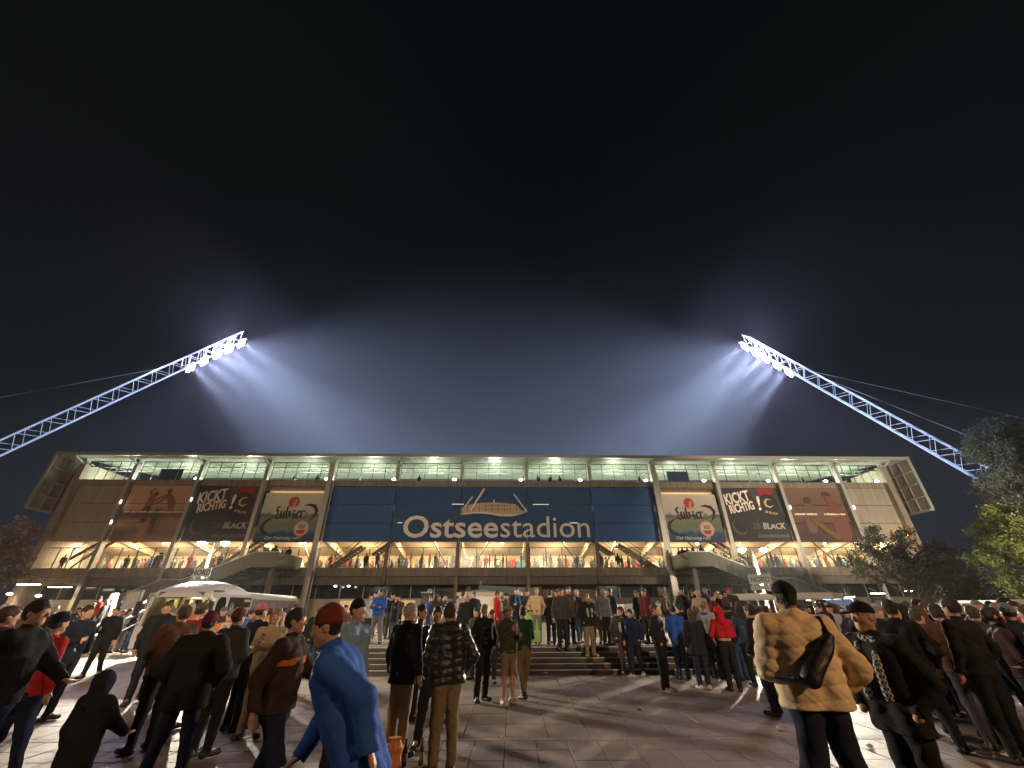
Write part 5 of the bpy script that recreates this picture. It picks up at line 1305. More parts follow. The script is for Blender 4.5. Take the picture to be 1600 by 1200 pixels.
def make_hair(J, vox, m, kind='short', seed=0):
    hd = J['head']; H = np.array(J['H']); c = np.array(list(hd(0, .02, 1.62))); g = Grid(c-[.2, .24, .34], c+[.2, .2, .22], vox)
    if kind in ('short', 'thin', 'curly', 'long'):
        t = {'short': .012, 'thin': .006, 'curly': .022, 'long': .016}[kind]
        g.ell(hd(0, .018, 1.678), (.078+t, .097+t, .102+t), H, .01)
        if kind == 'long':
            for x in (-.055, 0, .055): g.cone(hd(x, .05, 1.66), hd(x*1.3, .075, 1.42), .05, .03, .03)
        g.wrinkle(.002 if kind != 'curly' else .005, seed, 60)
        g.ell(hd(0, -.125, 1.625), (.088, .105, .078), H, .01, 'sub')
        for s in (-1, 1): g.ell(hd(s*.092, -.005, 1.625), (.03, .035, .045), H, .008, 'sub')
        if kind != 'long':
            n = J['H'] @ V3((0, .35, -1)); n.normalize(); g.plane(hd(0, .06, 1.588), tuple(n))
        return g.mesh('hair', m)
    if kind == 'cap':
        g.ell(hd(0, .012, 1.69), (.092, .112, .10), H, .01); g.plane(hd(0, 0, 1.690), tuple(J['H'] @ V3((0, -.12, -1)).normalized()))
        g.ell(hd(0, -.135, 1.700), (.068, .075, .010), np.array(J['H'] @ Matrix.Rotation(R(10), 3, 'X')), .01); g.ell(hd(0, .012, 1.79), (.012, .012, .008), H, .005)
        return g.mesh('cap', m)
    if kind == 'beanie':
        g.ell(hd(0, .018, 1.69), (.086, .104, .114), H, .01); g.plane(hd(0, 0, 1.668), tuple(J['H'] @ V3((0, -.2, -1)).normalized()))
        for i in range(12):
            a = i*math.pi/6; b_ = (i+1)*math.pi/6; g.cone(hd(.083*math.cos(a), .018+.10*math.sin(a), 1.685-.015*math.sin(a)), hd(.083*math.cos(b_), .018+.10*math.sin(b_), 1.685-.015*math.sin(b_)), .010, .010, .01)
        return g.mesh('woolly_hat', m)
    if kind == 'hood':
        g.ell(hd(0, .025, 1.665), (.118, .135, .14), H, .01); g.cone(hd(0, .04, 1.60), J['up']((0, .05, 1.45)), .11, .12, .03); g.wrinkle(.003, seed, 20)
        g.ell(hd(0, -.15, 1.645), (.08, .13, .10), H, .015, 'sub'); return g.mesh('hood', m)

NP = 0
def person(px, d, face, top, legs, hair=('short', 'dark'), arms=('down', 'down'), stance='stand', lean=0, yaw=0, nod=0, H=1.76, w=1.0, bulk=0.0, hem=.88, puffer=False,
           openf=None, shorts=False, shoes='black', lab='', vox=.009, z0=None, hood=False, baggy=0, X=None, group=None, skin=0, shoes_on=True, top_rough=.85, extra=None):
    global NP; NP += 1; sd = NP
    if X is None: X = d*(px-800)/712.0
    z = gz(X, d) if z0 is None else z0
    t = empty('person', (X, d, z+.002), R(face)); s = H/1.77; t.scale = (s*1.0, s*1.0, s)
    tag(t, lab, 'person', group)
    J = skeleton(arms, stance, lean, yaw, nod, w=w)
    link('body', make_body(J, vox, SKINS[skin]), t)
    link('jacket', make_jacket(J, vox, cloth(*top, rough=top_rough), bulk, hem, puffer, sd, openf is not None, hood=hood), t)
    if openf: link('shirt', make_shirt(J, vox, cloth(*openf), seed=sd), t)
    link('trousers', make_trousers(J, vox, cloth(*legs), sd, baggy, shorts), t)
    link('shoes', make_shoes(J, vox, cloth('shoe_'+shoes, {'black': (.015, .015, .015), 'white': (.5, .48, .45), 'brown': (.10, .05, .025), 'tan': (.36, .24, .12)}[shoes], rough=.5)), t)
    hk = make_hair(J, min(vox, .008), HAIRS[hair[1]] if isinstance(hair[1], str) else cloth(*hair[1]), hair[0], sd); link(hk.name.split('.')[0], hk, t)
    if hair[0] in ('cap', 'beanie') and len(hair) > 2: link('hair', make_hair(J, .008, HAIRS[hair[2]], 'thin', sd), t)
    if extra: extra(t, J)
    return t
BLACK = ('black', (.014, .014, .016)); CHAR = ('charcoal', (.04, .04, .043)); NAVYC = ('navy', (.012, .018, .045)); DENIM = ('denim', (.035, .06, .12)); KHAKI = ('khaki', (.20, .15, .09)); BEIGE = ('beige', (.40, .31, .20))
OLIVE = ('olive', (.05, .055, .025)); GREYC = ('grey', (.14, .14, .145)); LGREY = ('light_grey', (.36, .36, .37)); REDC = ('red', (.42, .02, .025)); BLUEC = ('bright_blue', (.03, .10, .42)); WHITEC = ('white', (.6, .58, .55))
BRWN = ('brown', (.09, .045, .025)); CREAMC = ('cream', (.80, .60, .38)); ORNG = ('rust_orange', (.45, .14, .03)); LBLUE = ('light_blue', (.22, .32, .50)); MAROON = ('maroon', (.12, .015, .02)); PURP = ('dark_purple', (.05, .02, .06)); GREEN = ('dark_green', (.02, .06, .03)); HIVIS = ('hi_vis_orange', (.85, .12, .02)); HIVG = ('hi_vis_yellow', (.5, .75, .05))

def bag_on_back(t, J):
    g = Grid((-.26, .05, 1.0), (.3, .36, 1.45), .009)
    g.cone((-.11, .215, 1.33), (.10, .235, 1.12), .045, .075, .03); g.cone((-.15, .20, 1.37), (-.10, .21, 1.33), .03, .04, .02); g.wrinkle(.003, 5, 25)
    link('sling_bag', g.mesh('sling_bag', cloth('bag_black', (.012, .012, .012), rough=.5)), t)
    g = Grid((-.3, -.26, .98), (.32, .3, 1.56), .009)
    for a, b_ in (((-.15, .2, 1.37), (-.18, .08, 1.50)), ((-.18, .08, 1.50), (-.14, -.08, 1.47)), ((.10, .24, 1.12), (.21, .225, 1.11)), ((.21, .225, 1.11), (.30, .10, 1.11))): g.cone(a, b_, .018, .018, .01)
    link('bag_strap', g.mesh('bag_strap', cloth('bag_black', (.012, .012, .012))), t)
def scarf(t, J):
    g = Grid((-.25, -.32, 1.0), (.25, .2, 1.6), .009)
    for i in range(12):
        a = i*math.pi/6; b_ = (i+1)*math.pi/6; g.cone((.085*math.cos(a), .01+.085*math.sin(a), 1.475+.012*math.sin(a*2)), (.085*math.cos(b_), .01+.085*math.sin(b_), 1.475), .028, .028, .01)
    for x in (-.07, .075): g.cone((x, -.09, 1.45), (x*1.2, -.175, 1.28), .03, .03, .015); g.cone((x*1.2, -.175, 1.28), (x*1.1, -.17, 1.05), .03, .033, .015)
    g.wrinkle(.002, 9, 50)
    m = bpy.data.materials.new('checked_scarf'); m.use_nodes = True; N = m.node_tree.nodes; L = m.node_tree.links; tc = N.new('ShaderNodeTexCoord'); ck = N.new('ShaderNodeTexChecker'); ck.inputs['Scale'].default_value = 46
    ck.inputs['Color1'].default_value = (.02, .02, .022, 1); ck.inputs['Color2'].default_value = (.45, .44, .42, 1); L.new(tc.outputs['Object'], ck.inputs['Vector']); L.new(ck.outputs[0], N['Principled BSDF'].inputs['Base Color']); N['Principled BSDF'].inputs['Roughness'].default_value = .9
    link('scarf', g.mesh('scarf', m), t)
def held_bottle(side):
    def f(t, J):
        w, d = J['wr'+side], J['hd'+side]; p = w+d*.08
        MB().lathe([(.028, -.1), (.031, -.09), (.031, .04), (.025, .07), (.014, .10), (.0135, .155)], (p.x, p.y-.02, p.z), 12).obj('held_bottle', BG, t, smooth=True)
    return f
def stripes(t, J):
    for k in range(4): 
        z = 1.05+k*.09; MB().tube((-.1, -.125, z), (.1, -.125, z), .012, 6).obj('shirt_stripe', cloth('stripe_dark', (.05, .05, .055)), t)
def orange_band(t, J):
    g = Grid((-.35, -.3, 1.15), (.35, .3, 1.45), .01)
    for s in (-1, 1): g.cone((s*.085, 0, 1.33), (s*.085, 0, 1.27), .148, .148, .03)
    g.plane((0, 0, 1.335), (0, 0, 1)); g.plane((0, 0, 1.265), (0, 0, -1)); link('chest_band', g.mesh('chest_band', cloth(*ORNG)), t)

# ---- the people nearest the camera
person(1226, 4.25, 176, CREAMC, ('jeans_dark', (.018, .022, .04)), ('cap', ('cap_black', (.02, .016, .015)), 'dark'), ('pocket', 'hold'), 'wide', H=1.90, w=1.18, bulk=.045, hem=.90, puffer=True, vox=.008, lab='broad man seen from behind in a cream quilted jacket with black sling bag', extra=bag_on_back, baggy=.012, skin=1)
person(1337, 4.35, -72, ('black', (.014, .014, .016)), BLACK, ('cap', ('cap_dark', (.012, .012, .014)), 'grey'), ('pocket', 'pocket'), 'stand', yaw=-12, nod=2, H=1.73, w=1.06, bulk=.02, hem=.80, vox=.007, lab='man in dark baseball cap, black jacket and checked scarf, in profile facing left', extra=scarf, skin=0)
person(704, 6.3, -158, ('black_puffer', (.016, .016, .018)), ('khaki', (.20, .15, .09)), ('short', 'brown'), ('pocket', 'hold'), 'stand', yaw=-50, nod=6, H=1.76, w=1.05, bulk=.03, hem=.88, puffer=True, vox=.007, lab='man in black quilted jacket and khaki trousers, back turned, right of the bottles', top_rough=.4, hood=True, shoes='brown')
person(640, 6.9, 150, ('black', (.014, .014, .016)), ('beige', (.40, .31, .20)), ('short', 'grey'), ('down', 'down'), 'stand', yaw=-30, nod=14, H=1.76, w=1.05, bulk=.015, hem=.80, vox=.007, lab='white haired man in a long black coat with head bowed, left of the khaki trousers', skin=2)
person(684, 7.4, 12, ('black', (.014, .014, .016)), BLACK, ('short', 'dark'), ('pocket', 'pocket'), 'shift', H=1.72, bulk=.01, lab='person in black mostly hidden behind the man in khaki trousers')
person(659, 9.0, 100, ('leather', (.015, .012, .012)), BLACK, ('short', 'dark'), ('pocket', 'down'), 'stand', yaw=-30, H=1.76, lab='dark haired man in a black leather jacket behind the white haired man', top_rough=.35, skin=0)
person(560, 6.2, 62, LBLUE, BLACK, ('beanie', ('hat_black', (.012, .012, .013)), 'dark'), ('down', 'down'), 'stand', yaw=10, H=1.80, lab='young man in black woolly hat and light blue denim shirt, in profile facing right', skin=2)
person(468, 4.9, 95, ('dark_brown', (.035, .022, .016)), NAVYC, ('short', 'dark'), ('swing', 'forward'), 'stride', H=1.70, w=1.1, bulk=.02, lab='person striding right in dark brown jacket with rust orange chest band', extra=orange_band)
person(588, 3.3, -84, ('vivid_blue', (.03, .10, .42)), NAVYC, ('beanie', ('hat_rust', (.13, .03, .02)), 'dark'), ('forward', 'swing'), 'stride', lean=27, nod=-12, H=1.78, w=1.08, bulk=.025, hem=.74, lab='person in a bright blue coat and rust hat striding left, nearest the camera')
person(212, 4.6, 170, ('black', (.014, .014, .016)), ('jeans_dark', (.018, .022, .04)), ('hood', ('hood_dark_blue', (.014, .016, .03))), ('forward', 'down'), 'stand', H=1.19, bulk=.03, hem=.75, lab='child in a dark hooded coat standing alone on the bright paving at left')
person(64, 4.9, 100, ('black', (.014, .014, .016)), NAVYC, ('short', 'dark'), ('swing', 'forward'), 'stride', H=1.79, w=1.1, bulk=.02, lab='large dark clothed man walking right nearest the left edge')
person(22, 6.0, 150, PURP, BLACK, ('short', 'brown'), ('down', 'down'), 'stand', H=1.74, lab='person in dark purple jacket at the far left edge, behind the walking man', w=1.05)
person(106, 5.9, 170, REDC, NAVYC, ('beanie', ('hat_black', (.012, .012, .013)), 'dark'), ('down', 'down'), 'walk', H=1.66, w=1.02, lab='person in a bright red jacket partly hidden behind the walking man at left')
person(142, 9.0, 80, ('dark_suit', (.012, .015, .028)), BLACK, ('short', 'dark'), ('hold', 'pocket'), 'stand', H=1.78, openf=WHITEC, lab='man in dark suit jacket and white shirt in profile at left', yaw=-5)
person(186, 14.2, 20, ('black', (.014, .014, .016)), BLACK, ('short', 'dark'), ('hold', 'down'), 'walk', H=1.78, bulk=.01, lab='man all in black standing apart on the lit paving at left')
person(292, 7.2, -120, BRWN, BLACK, ('short', 'brown'), ('down', 'hold'), 'stand', H=1.75, bulk=.02, w=1.08, lab='man in dark brown jacket at the left of the dark group before the coach')
person(318, 8.4, 175, MAROON, BLACK, ('cap', ('cap_olive', (.06, .055, .03)), 'dark'), ('down', 'down'), 'stand', H=1.80, lab='man in olive cap and maroon jacket in the group before the coach')
person(336, 5.9, -165, ('black_coat', (.016, .015, .014)), ('jeans_dark', (.018, .022, .04)), ('beanie', ('hat_wine', (.10, .025, .03)), 'dark'), ('pocket', 'pocket'), 'wide', H=1.66, w=1.15, bulk=.04, hem=.74, lab='stout person in long black coat and wine red woolly hat before the coach')
person(378, 7.0, 170, CHAR, BLACK, ('beanie', ('hat_wine2', (.12, .03, .03)), 'dark'), ('hold', 'down'), 'stand', H=1.70, bulk=.02, lab='person in wine hat and charcoal jacket just right of the stout person in black')
person(411, 8.3, 155, BLACK, BLACK, ('cap', ('cap_pink', (.35, .10, .13)), 'dark'), ('down', 'pocket'), 'stand', H=1.78, lab='man in dusky pink cap and black jacket right of the coach front')
person(436, 7.9, 20, ('patterned_cream', (.42, .33, .22)), ('stone', (.30, .22, .15)), ('long', 'blond'), ('phone', 'hold'), 'stand', H=1.70, lab='blond woman in a cream patterned top lifting her arm, left of the striding person')
person(756, 10.6, 28, BLACK, BLACK, ('short', 'blond'), ('pocket', 'pocket'), 'shift', H=1.77, openf=LGREY, extra=stripes, lab='man in open black jacket over a striped pale shirt right of the khaki trousers', vox=.011)
person(793, 10.2, 35, OLIVE, ('khaki_shorts', (.22, .16, .12)), ('cap', ('cap_grey', (.30, .24, .22)), 'dark'), ('phone', 'hold'), 'stand', H=1.74, shorts=True, lab='man in shorts, dark green jacket and pale cap drinking in the middle of the square', vox=.011, shoes='white')
person(815, 10.9, -160, GREEN, ('khaki', (.20, .15, .09)), ('short', 'brown'), ('hold', 'pocket'), 'stride', H=1.73, lab='man in dark green jacket with legs apart right of the man in shorts', vox=.011)
person(1019, 11.5, 52, BLACK, BLACK, ('short', 'brown'), ('pocket', 'pocket'), 'stand', H=1.78, openf=('brown_tee', (.22, .10, .06)), lab='man in open black jacket over a brown top facing right, in front of the steps', vox=.011, shoes='white', skin=0)
person(1047, 13.4, 165, BLUEC, DENIM, ('short', 'dark'), ('down', 'hold'), 'stand', H=1.76, lab='person in a blue denim jacket and jeans right of the man with brown top', vox=.012)
person(1074, 11.9, 172, BLACK, ('jeans_dark', (.018, .022, .04)), ('long', 'brown'), ('hold', 'down'), 'stand', H=1.66, hem=.72, bulk=.02, lab='long haired woman in a long black coat seen from behind, right of centre', vox=.011, shoes='white')
person(1117, 11.6, 168, ('red_upper', (.42, .012, .02)), BLACK, ('hood', ('red_upper', (.42, .012, .02))), ('hold', 'pocket'), 'stand', H=1.70, bulk=.01, hem=1.10, lab='person in a bright red hooded top seen from behind, right of centre', vox=.011)
person(1166, 9.2, -150, ('black', (.014, .014, .016)), ('jeans_dark', (.018, .022, .04)), ('short', 'dark'), ('down', 'pocket'), 'shift', H=1.74, bulk=.015, lab='man in black jacket and dark jeans just left of the cream quilted jacket', vox=.010)
RG = [(1384, 6.9, 130, BLACK, 'man in black jacket walking away right behind the capped man', 'stride', 1.78), (1420, 7.8, 100, MAROON, 'person in maroon jacket in the dark moving group at right', 'walk', 1.66),
      (1452, 7.2, 150, BRWN, 'man in dark brown jacket in the dark moving group at right', 'stride', 1.72), (1478, 6.6, -170, BLACK, 'tall person in black near the middle of the dark right group', 'stand', 1.80),
      (1508, 7.6, 120, CHAR, 'person in charcoal jacket in the dark right group', 'walk', 1.70), (1536, 6.8, 60, ('dark_plum', (.045, .018, .02)), 'person in dark plum jacket in the right group', 'stand', 1.68),
      (1562, 7.4, 170, BLACK, 'person in black with a grey hat near the right edge', 'stand', 1.72), (1592, 6.4, -120, ('dark_brown', (.035, .022, .016)), 'person in dark brown cut off by the right edge', 'walk', 1.70)]
for i, (px, d, f, c, lab, stc, hh) in enumerate(RG):
    person(px, d, f, c, (BLACK, ('jeans_dark', (.018, .022, .04)), CHAR)[i % 3], ('short', ('dark', 'brown', 'dark')[i % 3]) if i != 6 else ('beanie', ('hat_grey', (.12, .12, .12)), 'dark'), (('pocket', 'down'), ('swing', 'forward'), ('hold', 'down'))[i % 3], stc, H=hh, w=1.05, bulk=.012, lab=lab, vox=.011)

# ---- models reused for the crowd farther back
PROT = []
for i, (arms, st, yaw, bulk, hem, opn, hd_) in enumerate((
        (('down', 'down'), 'stand', 15, .01, .88, False, False), (('pocket', 'pocket'), 'stand', -20, .0, .90, True, False), (('hold', 'down'), 'shift', 25, .02, .86, False, True),
        (('crossed', 'crossed'), 'wide', 0, .01, .88, False, False), (('pocket', 'hold'), 'stand', -35, .03, .84, False, False), (('phone', 'down'), 'stand', 10, .0, .90, False, False),
        (('down', 'pocket'), 'walk', 0, .01, .78, False, True), (('ear', 'pocket'), 'shift', -10, .0, .88, True, False))):
    J = skeleton(arms, st, 0, yaw, 5); vx = .016
    PROT.append(dict(body=make_body(J, .014, SKINS[0]), jacket=make_jacket(J, vx, cloth(*BLACK), bulk, hem, i == 4, 100+i, opn, hood=hd_), trousers=make_trousers(J, vx, cloth(*BLACK), 100+i),
                     shoes=make_shoes(J, .016, cloth('shoe_black', (.015, .015, .015))), shirt=make_shirt(J, vx, cloth(*WHITEC)) if opn else None,
                     short=make_hair(J, .012, HAIRS['dark'], 'short', i), long=make_hair(J, .014, HAIRS['dark'], 'long', i), cap=make_hair(J, .012, HAIRS['dark'], 'cap'), beanie=make_hair(J, .012, HAIRS['dark'], 'beanie'), hood=make_hair(J, .014, HAIRS['dark'], 'hood')))
J = skeleton(('hold', 'down'), 'shift'); w_p, w_d = J['wrL'], J['hdL']; q_ = w_p+w_d*.09
g = Grid((-.2, .02, .95), (.2, .36, 1.5), .014); g.cone((0, .19, 1.36), (0, .21, 1.12), .12, .14, .03); g.ell((0, .27, 1.1), (.10, .06, .09), None, .02); g.wrinkle(.003, 3, 20)
bp_me = g.mesh('backpack', cloth(*BLACK))
g = Grid((-.25, -.32, 1.0), (.25, .2, 1.6), .013)
for i in range(12):
    a = i*math.pi/6; b_ = (i+1)*math.pi/6; g.cone((.088*math.cos(a), .01+.085*math.sin(a), 1.475), (.088*math.cos(b_), .01+.085*math.sin(b_), 1.475), .03, .03, .01)
for x in (-.06, .07): g.cone((x, -.09, 1.45), (x*1.2, -.17, 1.25), .035, .035, .015); g.cone((x*1.2, -.17, 1.25), (x, -.17, 1.12), .035, .033, .015)
CUP = [MB().lathe([(.03, -.07), (.04, .06)], (q_.x, q_.y-.01, q_.z), 10).mesh('beer_cup', mat('beer', (.55, .35, .12), rough=.3)), bp_me, g.mesh('scarf', cloth(*BLUEC))]
CN = {'black': BLACK, 'charcoal': CHAR, 'navy': NAVYC, 'grey': GREYC, 'brown': BRWN, 'beige': BEIGE, 'olive': OLIVE, 'red': REDC, 'blue': BLUEC, 'pale': WHITEC, 'maroon': MAROON, 'denim': DENIM, 'dark green': GREEN, 'light grey': LGREY, 'khaki': KHAKI, 'orange': HIVIS, 'yellow': HIVG, 'rust': ORNG, 'dark plum': PURP}
PARTN = {'short': 'hair', 'long': 'hair', 'cap': 'cap', 'beanie': 'woolly_hat', 'hood': 'hood'}
LABELS = {}; PENDING = []
def crowd(px, d, face, top, legs, hair, hcol, place, proto=None, H=None, z0=None, X=None, shoe='black', group='people in the crowd'):
    global NP; NP += 1; rr = random.Random(NP*7)
    pr = PROT[proto if proto is not None else rr.randrange(len(PROT))]; H = H or rr.uniform(1.62, 1.86)
    if X is None: X = d*(px-800)/712.0
    z = gz(X, d) if z0 is None else z0
    t = empty('person', (X, d, z+.002), R(face+rr.uniform(-8, 8))); s = H/1.77; t.scale = (s*rr.uniform(.96, 1.08), s, s)
    link('body', pr['body'], t, mat=SKINS[NP % 3]); link('jacket', pr['jacket'], t, mat=cloth(*CN[top])); link('trousers', pr['trousers'], t, mat=cloth(*CN[legs]))
    link('shoes', pr['shoes'], t, mat=cloth('shoe_'+shoe, {'black': (.015, .015, .015), 'white': (.5, .48, .45), 'tan': (.36, .24, .12)}[shoe], rough=.5))
    if pr['shirt']: link('shirt', pr['shirt'], t, mat=cloth(*CN[rr.choice(['pale', 'grey', 'light grey'])]))
    hm_ = HAIRS[hcol] if hair in ('short', 'long') else cloth(*CN.get(hcol, BLACK)); link(PARTN[hair], pr[hair], t, mat=hm_)
    k_ = PROT.index(pr)
    if k_ == 2 and NP % 3: link('beer_cup', CUP[0], t)
    if k_ in (0, 3, 6) and NP % 4 == 1: link('backpack', CUP[1], t, mat=cloth(*CN[rr.choice(['black', 'navy', 'grey', 'olive'])]))
    if NP % 4 == 2: link('scarf', CUP[2], t, mat=cloth(*CN[rr.choice(['blue', 'pale', 'red', 'light grey'])]))
    hw = {'short': hcol+' hair', 'long': 'long '+hcol+' hair', 'cap': hcol+' cap', 'beanie': hcol+' woolly hat', 'hood': 'hood up'}[hair]
    t['category'] = 'person'; PENDING.append((t, top, legs, hw, place, X/d, group)); return t
# on and above the steps: read off the photograph
ST = [(806, 16.9, 'black', 'navy', 'short', 'dark', 5, 1.80), (822, 18.0, 'charcoal', 'black', 'short', 'dark', 20, 1.78), (836, 16.6, 'beige', 'grey', 'short', 'blond', 10, 1.78), (858, 16.8, 'black', 'navy', 'short', 'dark', 170, 1.70), (868, 17.6, 'black', 'black', 'long', 'brown', -20, 1.74),
      (875, 15.75, 'charcoal', 'black', 'short', 'dark', 0, 1.84), (887, 16.9, 'brown', 'denim', 'short', 'dark', 25, 1.82), (900, 17.2, 'navy', 'denim', 'short', 'grey', 15, 1.72), (915, 15.3, 'black', 'khaki', 'short', 'blond', 10, 1.76), (929, 17.0, 'beige', 'khaki', 'short', 'brown', -40, 1.66),
      (942, 16.35, 'grey', 'black', 'short', 'grey', 40, 1.70), (952, 17.4, 'navy', 'grey', 'short', 'brown', -60, 1.78), (966, 14.2, 'charcoal', 'brown', 'long', 'brown', -20, 1.72), (980, 13.9, 'navy', 'black', 'short', 'dark', -30, 1.66), (994, 17.5, 'dark green', 'black', 'cap', 'grey', 30, 1.70), (1006, 16.6, 'maroon', 'black', 'short', 'red', -50, 1.72)]
for i, (px, d, a, b_, h, hc_, f, H_) in enumerate(ST): crowd(px, d, f, a, b_, h, hc_, 'on the steps', H=H_, proto=[3, 0, 1, 5, 6, 0, 1, 6, 4, 2, 0, 5, 4, 6, 2, 0][i], shoe='tan' if px == 915 else 'white' if px in (836, 980) else 'black')
RC = [(1040, 20, 'brown', 'short', 'blond', 0), (1066, 18, 'charcoal', 'cap', 'black', 15), (1083, 17.2, 'black', 'short', 'brown', 50), (1091, 16.4, 'beige', 'short', 'grey', -10), (1103, 18.6, 'navy', 'cap', 'grey', 30), (1121, 18, 'black', 'short', 'blond', -40), (1131, 15.8, 'brown', 'short', 'dark', 70), (1141, 17, 'charcoal', 'cap', 'red', -20),
      (1150, 15, 'olive', 'short', 'brown', 160), (1158, 18.5, 'grey', 'beanie', 'maroon', 20), (1172, 13.4, 'black', 'short', 'dark', -140), (1184, 15.8, 'brown', 'hood', 'brown', 30), (1097, 13.5, 'light grey', 'short', 'blond', 120), (1133, 13.2, 'black', 'short', 'dark', -160), (1150, 12.2, 'denim', 'long', 'dark', 170), (1060, 14.6, 'black', 'short', 'dark', 175), (1190, 12.6, 'charcoal', 'short', 'dark', 150), (1112, 15.2, 'maroon', 'short', 'dark', 60)]
for (px, d, a, h, hc_, f) in RC: crowd(px, d, f, a, random.Random(px).choice(['black', 'denim', 'charcoal']), h, hc_, 'right of the steps')
MC = [(585, 21, 'navy'), (600, 25, 'charcoal'), (611, 20, 'black'), (624, 27, 'brown'), (592, 17.5, 'blue'), (577, 19, 'light grey'), (671, 24, 'blue'), (680, 18, 'charcoal'), (694, 26, 'black'), (713, 24, 'brown'), (722, 20, 'light grey'), (741, 27, 'blue'), (739, 18, 'navy'), (783, 24, 'black'), (776, 16, 'red'), (789, 18, 'charcoal'), (728, 15.5, 'black'), (744, 13.4, 'olive'), (768, 12.8, 'brown'), (618, 15.8, 'black'), (603, 22, 'denim'), (812, 22, 'black')]
for i, (px, d, a) in enumerate(MC):
    rr = random.Random(px); crowd(px, d, rr.choice([0, 30, -40, 80, 170, -90]), a, rr.choice(['black', 'denim', 'charcoal', 'grey']), rr.choice(['short', 'short', 'short', 'cap', 'long', 'beanie']), rr.choice(['dark', 'brown', 'grey']), 'left of the steps')
PENDING[-1] = PENDING[-1]
LC_ = [(198, 21.9, 'black', 'grey'), (207, 22.0, 'light grey', 'grey'), (221, 22.2, 'navy', 'denim'), (234, 22.0, 'navy', 'denim'), (245, 21.8, 'brown', 'denim'), (252, 21.5, 'maroon', 'black'), (262, 20.2, 'beige', 'denim'), (152, 24.6, 'red', 'black'), (172, 25.5, 'beige', 'grey'), (190, 26.5, 'black', 'black'), (164, 23.5, 'charcoal', 'black'), (128, 20, 'charcoal', 'black'), (10, 12, 'maroon', 'black'), (34, 13.5, 'brown', 'black'), (48, 17, 'light grey', 'black'), (90, 18, 'charcoal', 'denim'), (112, 15.5, 'black', 'black'), (275, 14, 'red', 'black'), (300, 12.4, 'rust', 'black'), (352, 13.5, 'charcoal', 'black'), (396, 12.5, 'blue', 'black'), (425, 12.0, 'pale', 'black'), (446, 13, 'beige', 'grey'), (462, 15.5, 'maroon', 'black'), (500, 14.2, 'black', 'denim'), (522, 17, 'charcoal', 'black'), (540, 19, 'brown', 'black'), (262, 10.5, 'black', 'black'), (365, 10.2, 'rust', 'charcoal')]
for (px, d, a, b_) in LC_:
    rr = random.Random(px+5); crowd(px, d, rr.choice([0, 40, -60, 90, 170, -150]), a, b_, rr.choice(['short', 'short', 'cap', 'beanie', 'long']), rr.choice(['dark', 'brown', 'grey', 'maroon'][:3]), 'at left around the coach')
rr = random.Random(21)
for i in range(58):
    px = 1262+i*6.1+rr.uniform(-4, 4); d = rr.choice([9.2, 10.5, 12, 14, 16, 18, 20])+rr.uniform(-.6, .6)
    if px < 1330 and d < 12: d += 6
    crowd(px, d, rr.choice([0, 30, -50, 90, 170, -150, -90]), rr.choice(['black', 'charcoal', 'brown', 'navy', 'maroon', 'black', 'red', 'grey', 'dark plum', 'rust', 'olive', 'light grey']), rr.choice(['black', 'charcoal', 'denim', 'black']), rr.choice(['short', 'short', 'short', 'cap', 'beanie', 'long', 'hood']), rr.choice(['dark', 'brown', 'grey', 'blond']), 'at right before the trees')
for (px, d) in ((1275, 22.3), (1287, 22.2)): crowd(px, d, 10, 'orange', 'black', 'short', 'dark', 'beside the white canopy', z0=.2)
# on the outside stairs
for side, s, uc, fz in (('right', 1, RS_U, sz), ('left', -1, LS_U, sz)):
    rr = random.Random(40+s); n = 22
    for i in range(n):
        dd = rr.uniform(.4, 1)**.9*0+(.3+i*.42+rr.uniform(-.15, .15)); u = uc+s*dd; v = -rr.uniform(2.7, 5.0); p = SW(u, v, 0)
        top = rr.choice(['black', 'charcoal', 'navy', 'black', 'brown', 'black', 'denim'])
        if i in (14,): top = 'orange'
        if i in (18,): top = 'blue' if s < 0 else 'yellow'
        if i == 20: top = 'blue'
        crowd(0, p.y, rr.choice([0, 60*s, -100*s, 180]), top, rr.choice(['black', 'denim', 'charcoal']), rr.choice(['short', 'short', 'cap', 'hood']), rr.choice(['dark', 'brown']), 'on the %s outside stair' % side, X=p.x, z0=fz(dd)+.03, group='people on the outside stairs')
# ---- unique labels for the crowd: clothes first, place second, order last
def w_(h): return h
CNTs = {}
key = lambda P: (P[1], P[2], P[3], P[4])
for P in PENDING: CNTs.setdefault(key(P), []).append(P)
ORD = ['leftmost', 'second from left', 'third from left', 'fourth from left', 'fifth from left', 'sixth from left', 'seventh from left', 'eighth from left', 'ninth from left']
for k, L_ in CNTs.items():
    L_.sort(key=lambda P: P[5]); top, legs, hw, place = k
    for i, P in enumerate(L_):
        lab = 'person in %s jacket and %s trousers, %s, %s' % (top, legs, hw, place)
        if len(L_) > 1: lab = 'person in %s top, %s trousers, %s, %s, %s' % (top, legs, hw, place, ORD[min(i, 8)])
        if len(lab.replace('-', ' ').split()) > 16: lab = '%s top, %s trousers, %s, %s, %s' % (top, legs, hw, place, ORD[min(i, 8)])
        P[0]['label'] = lab; P[0]['group'] = P[6]

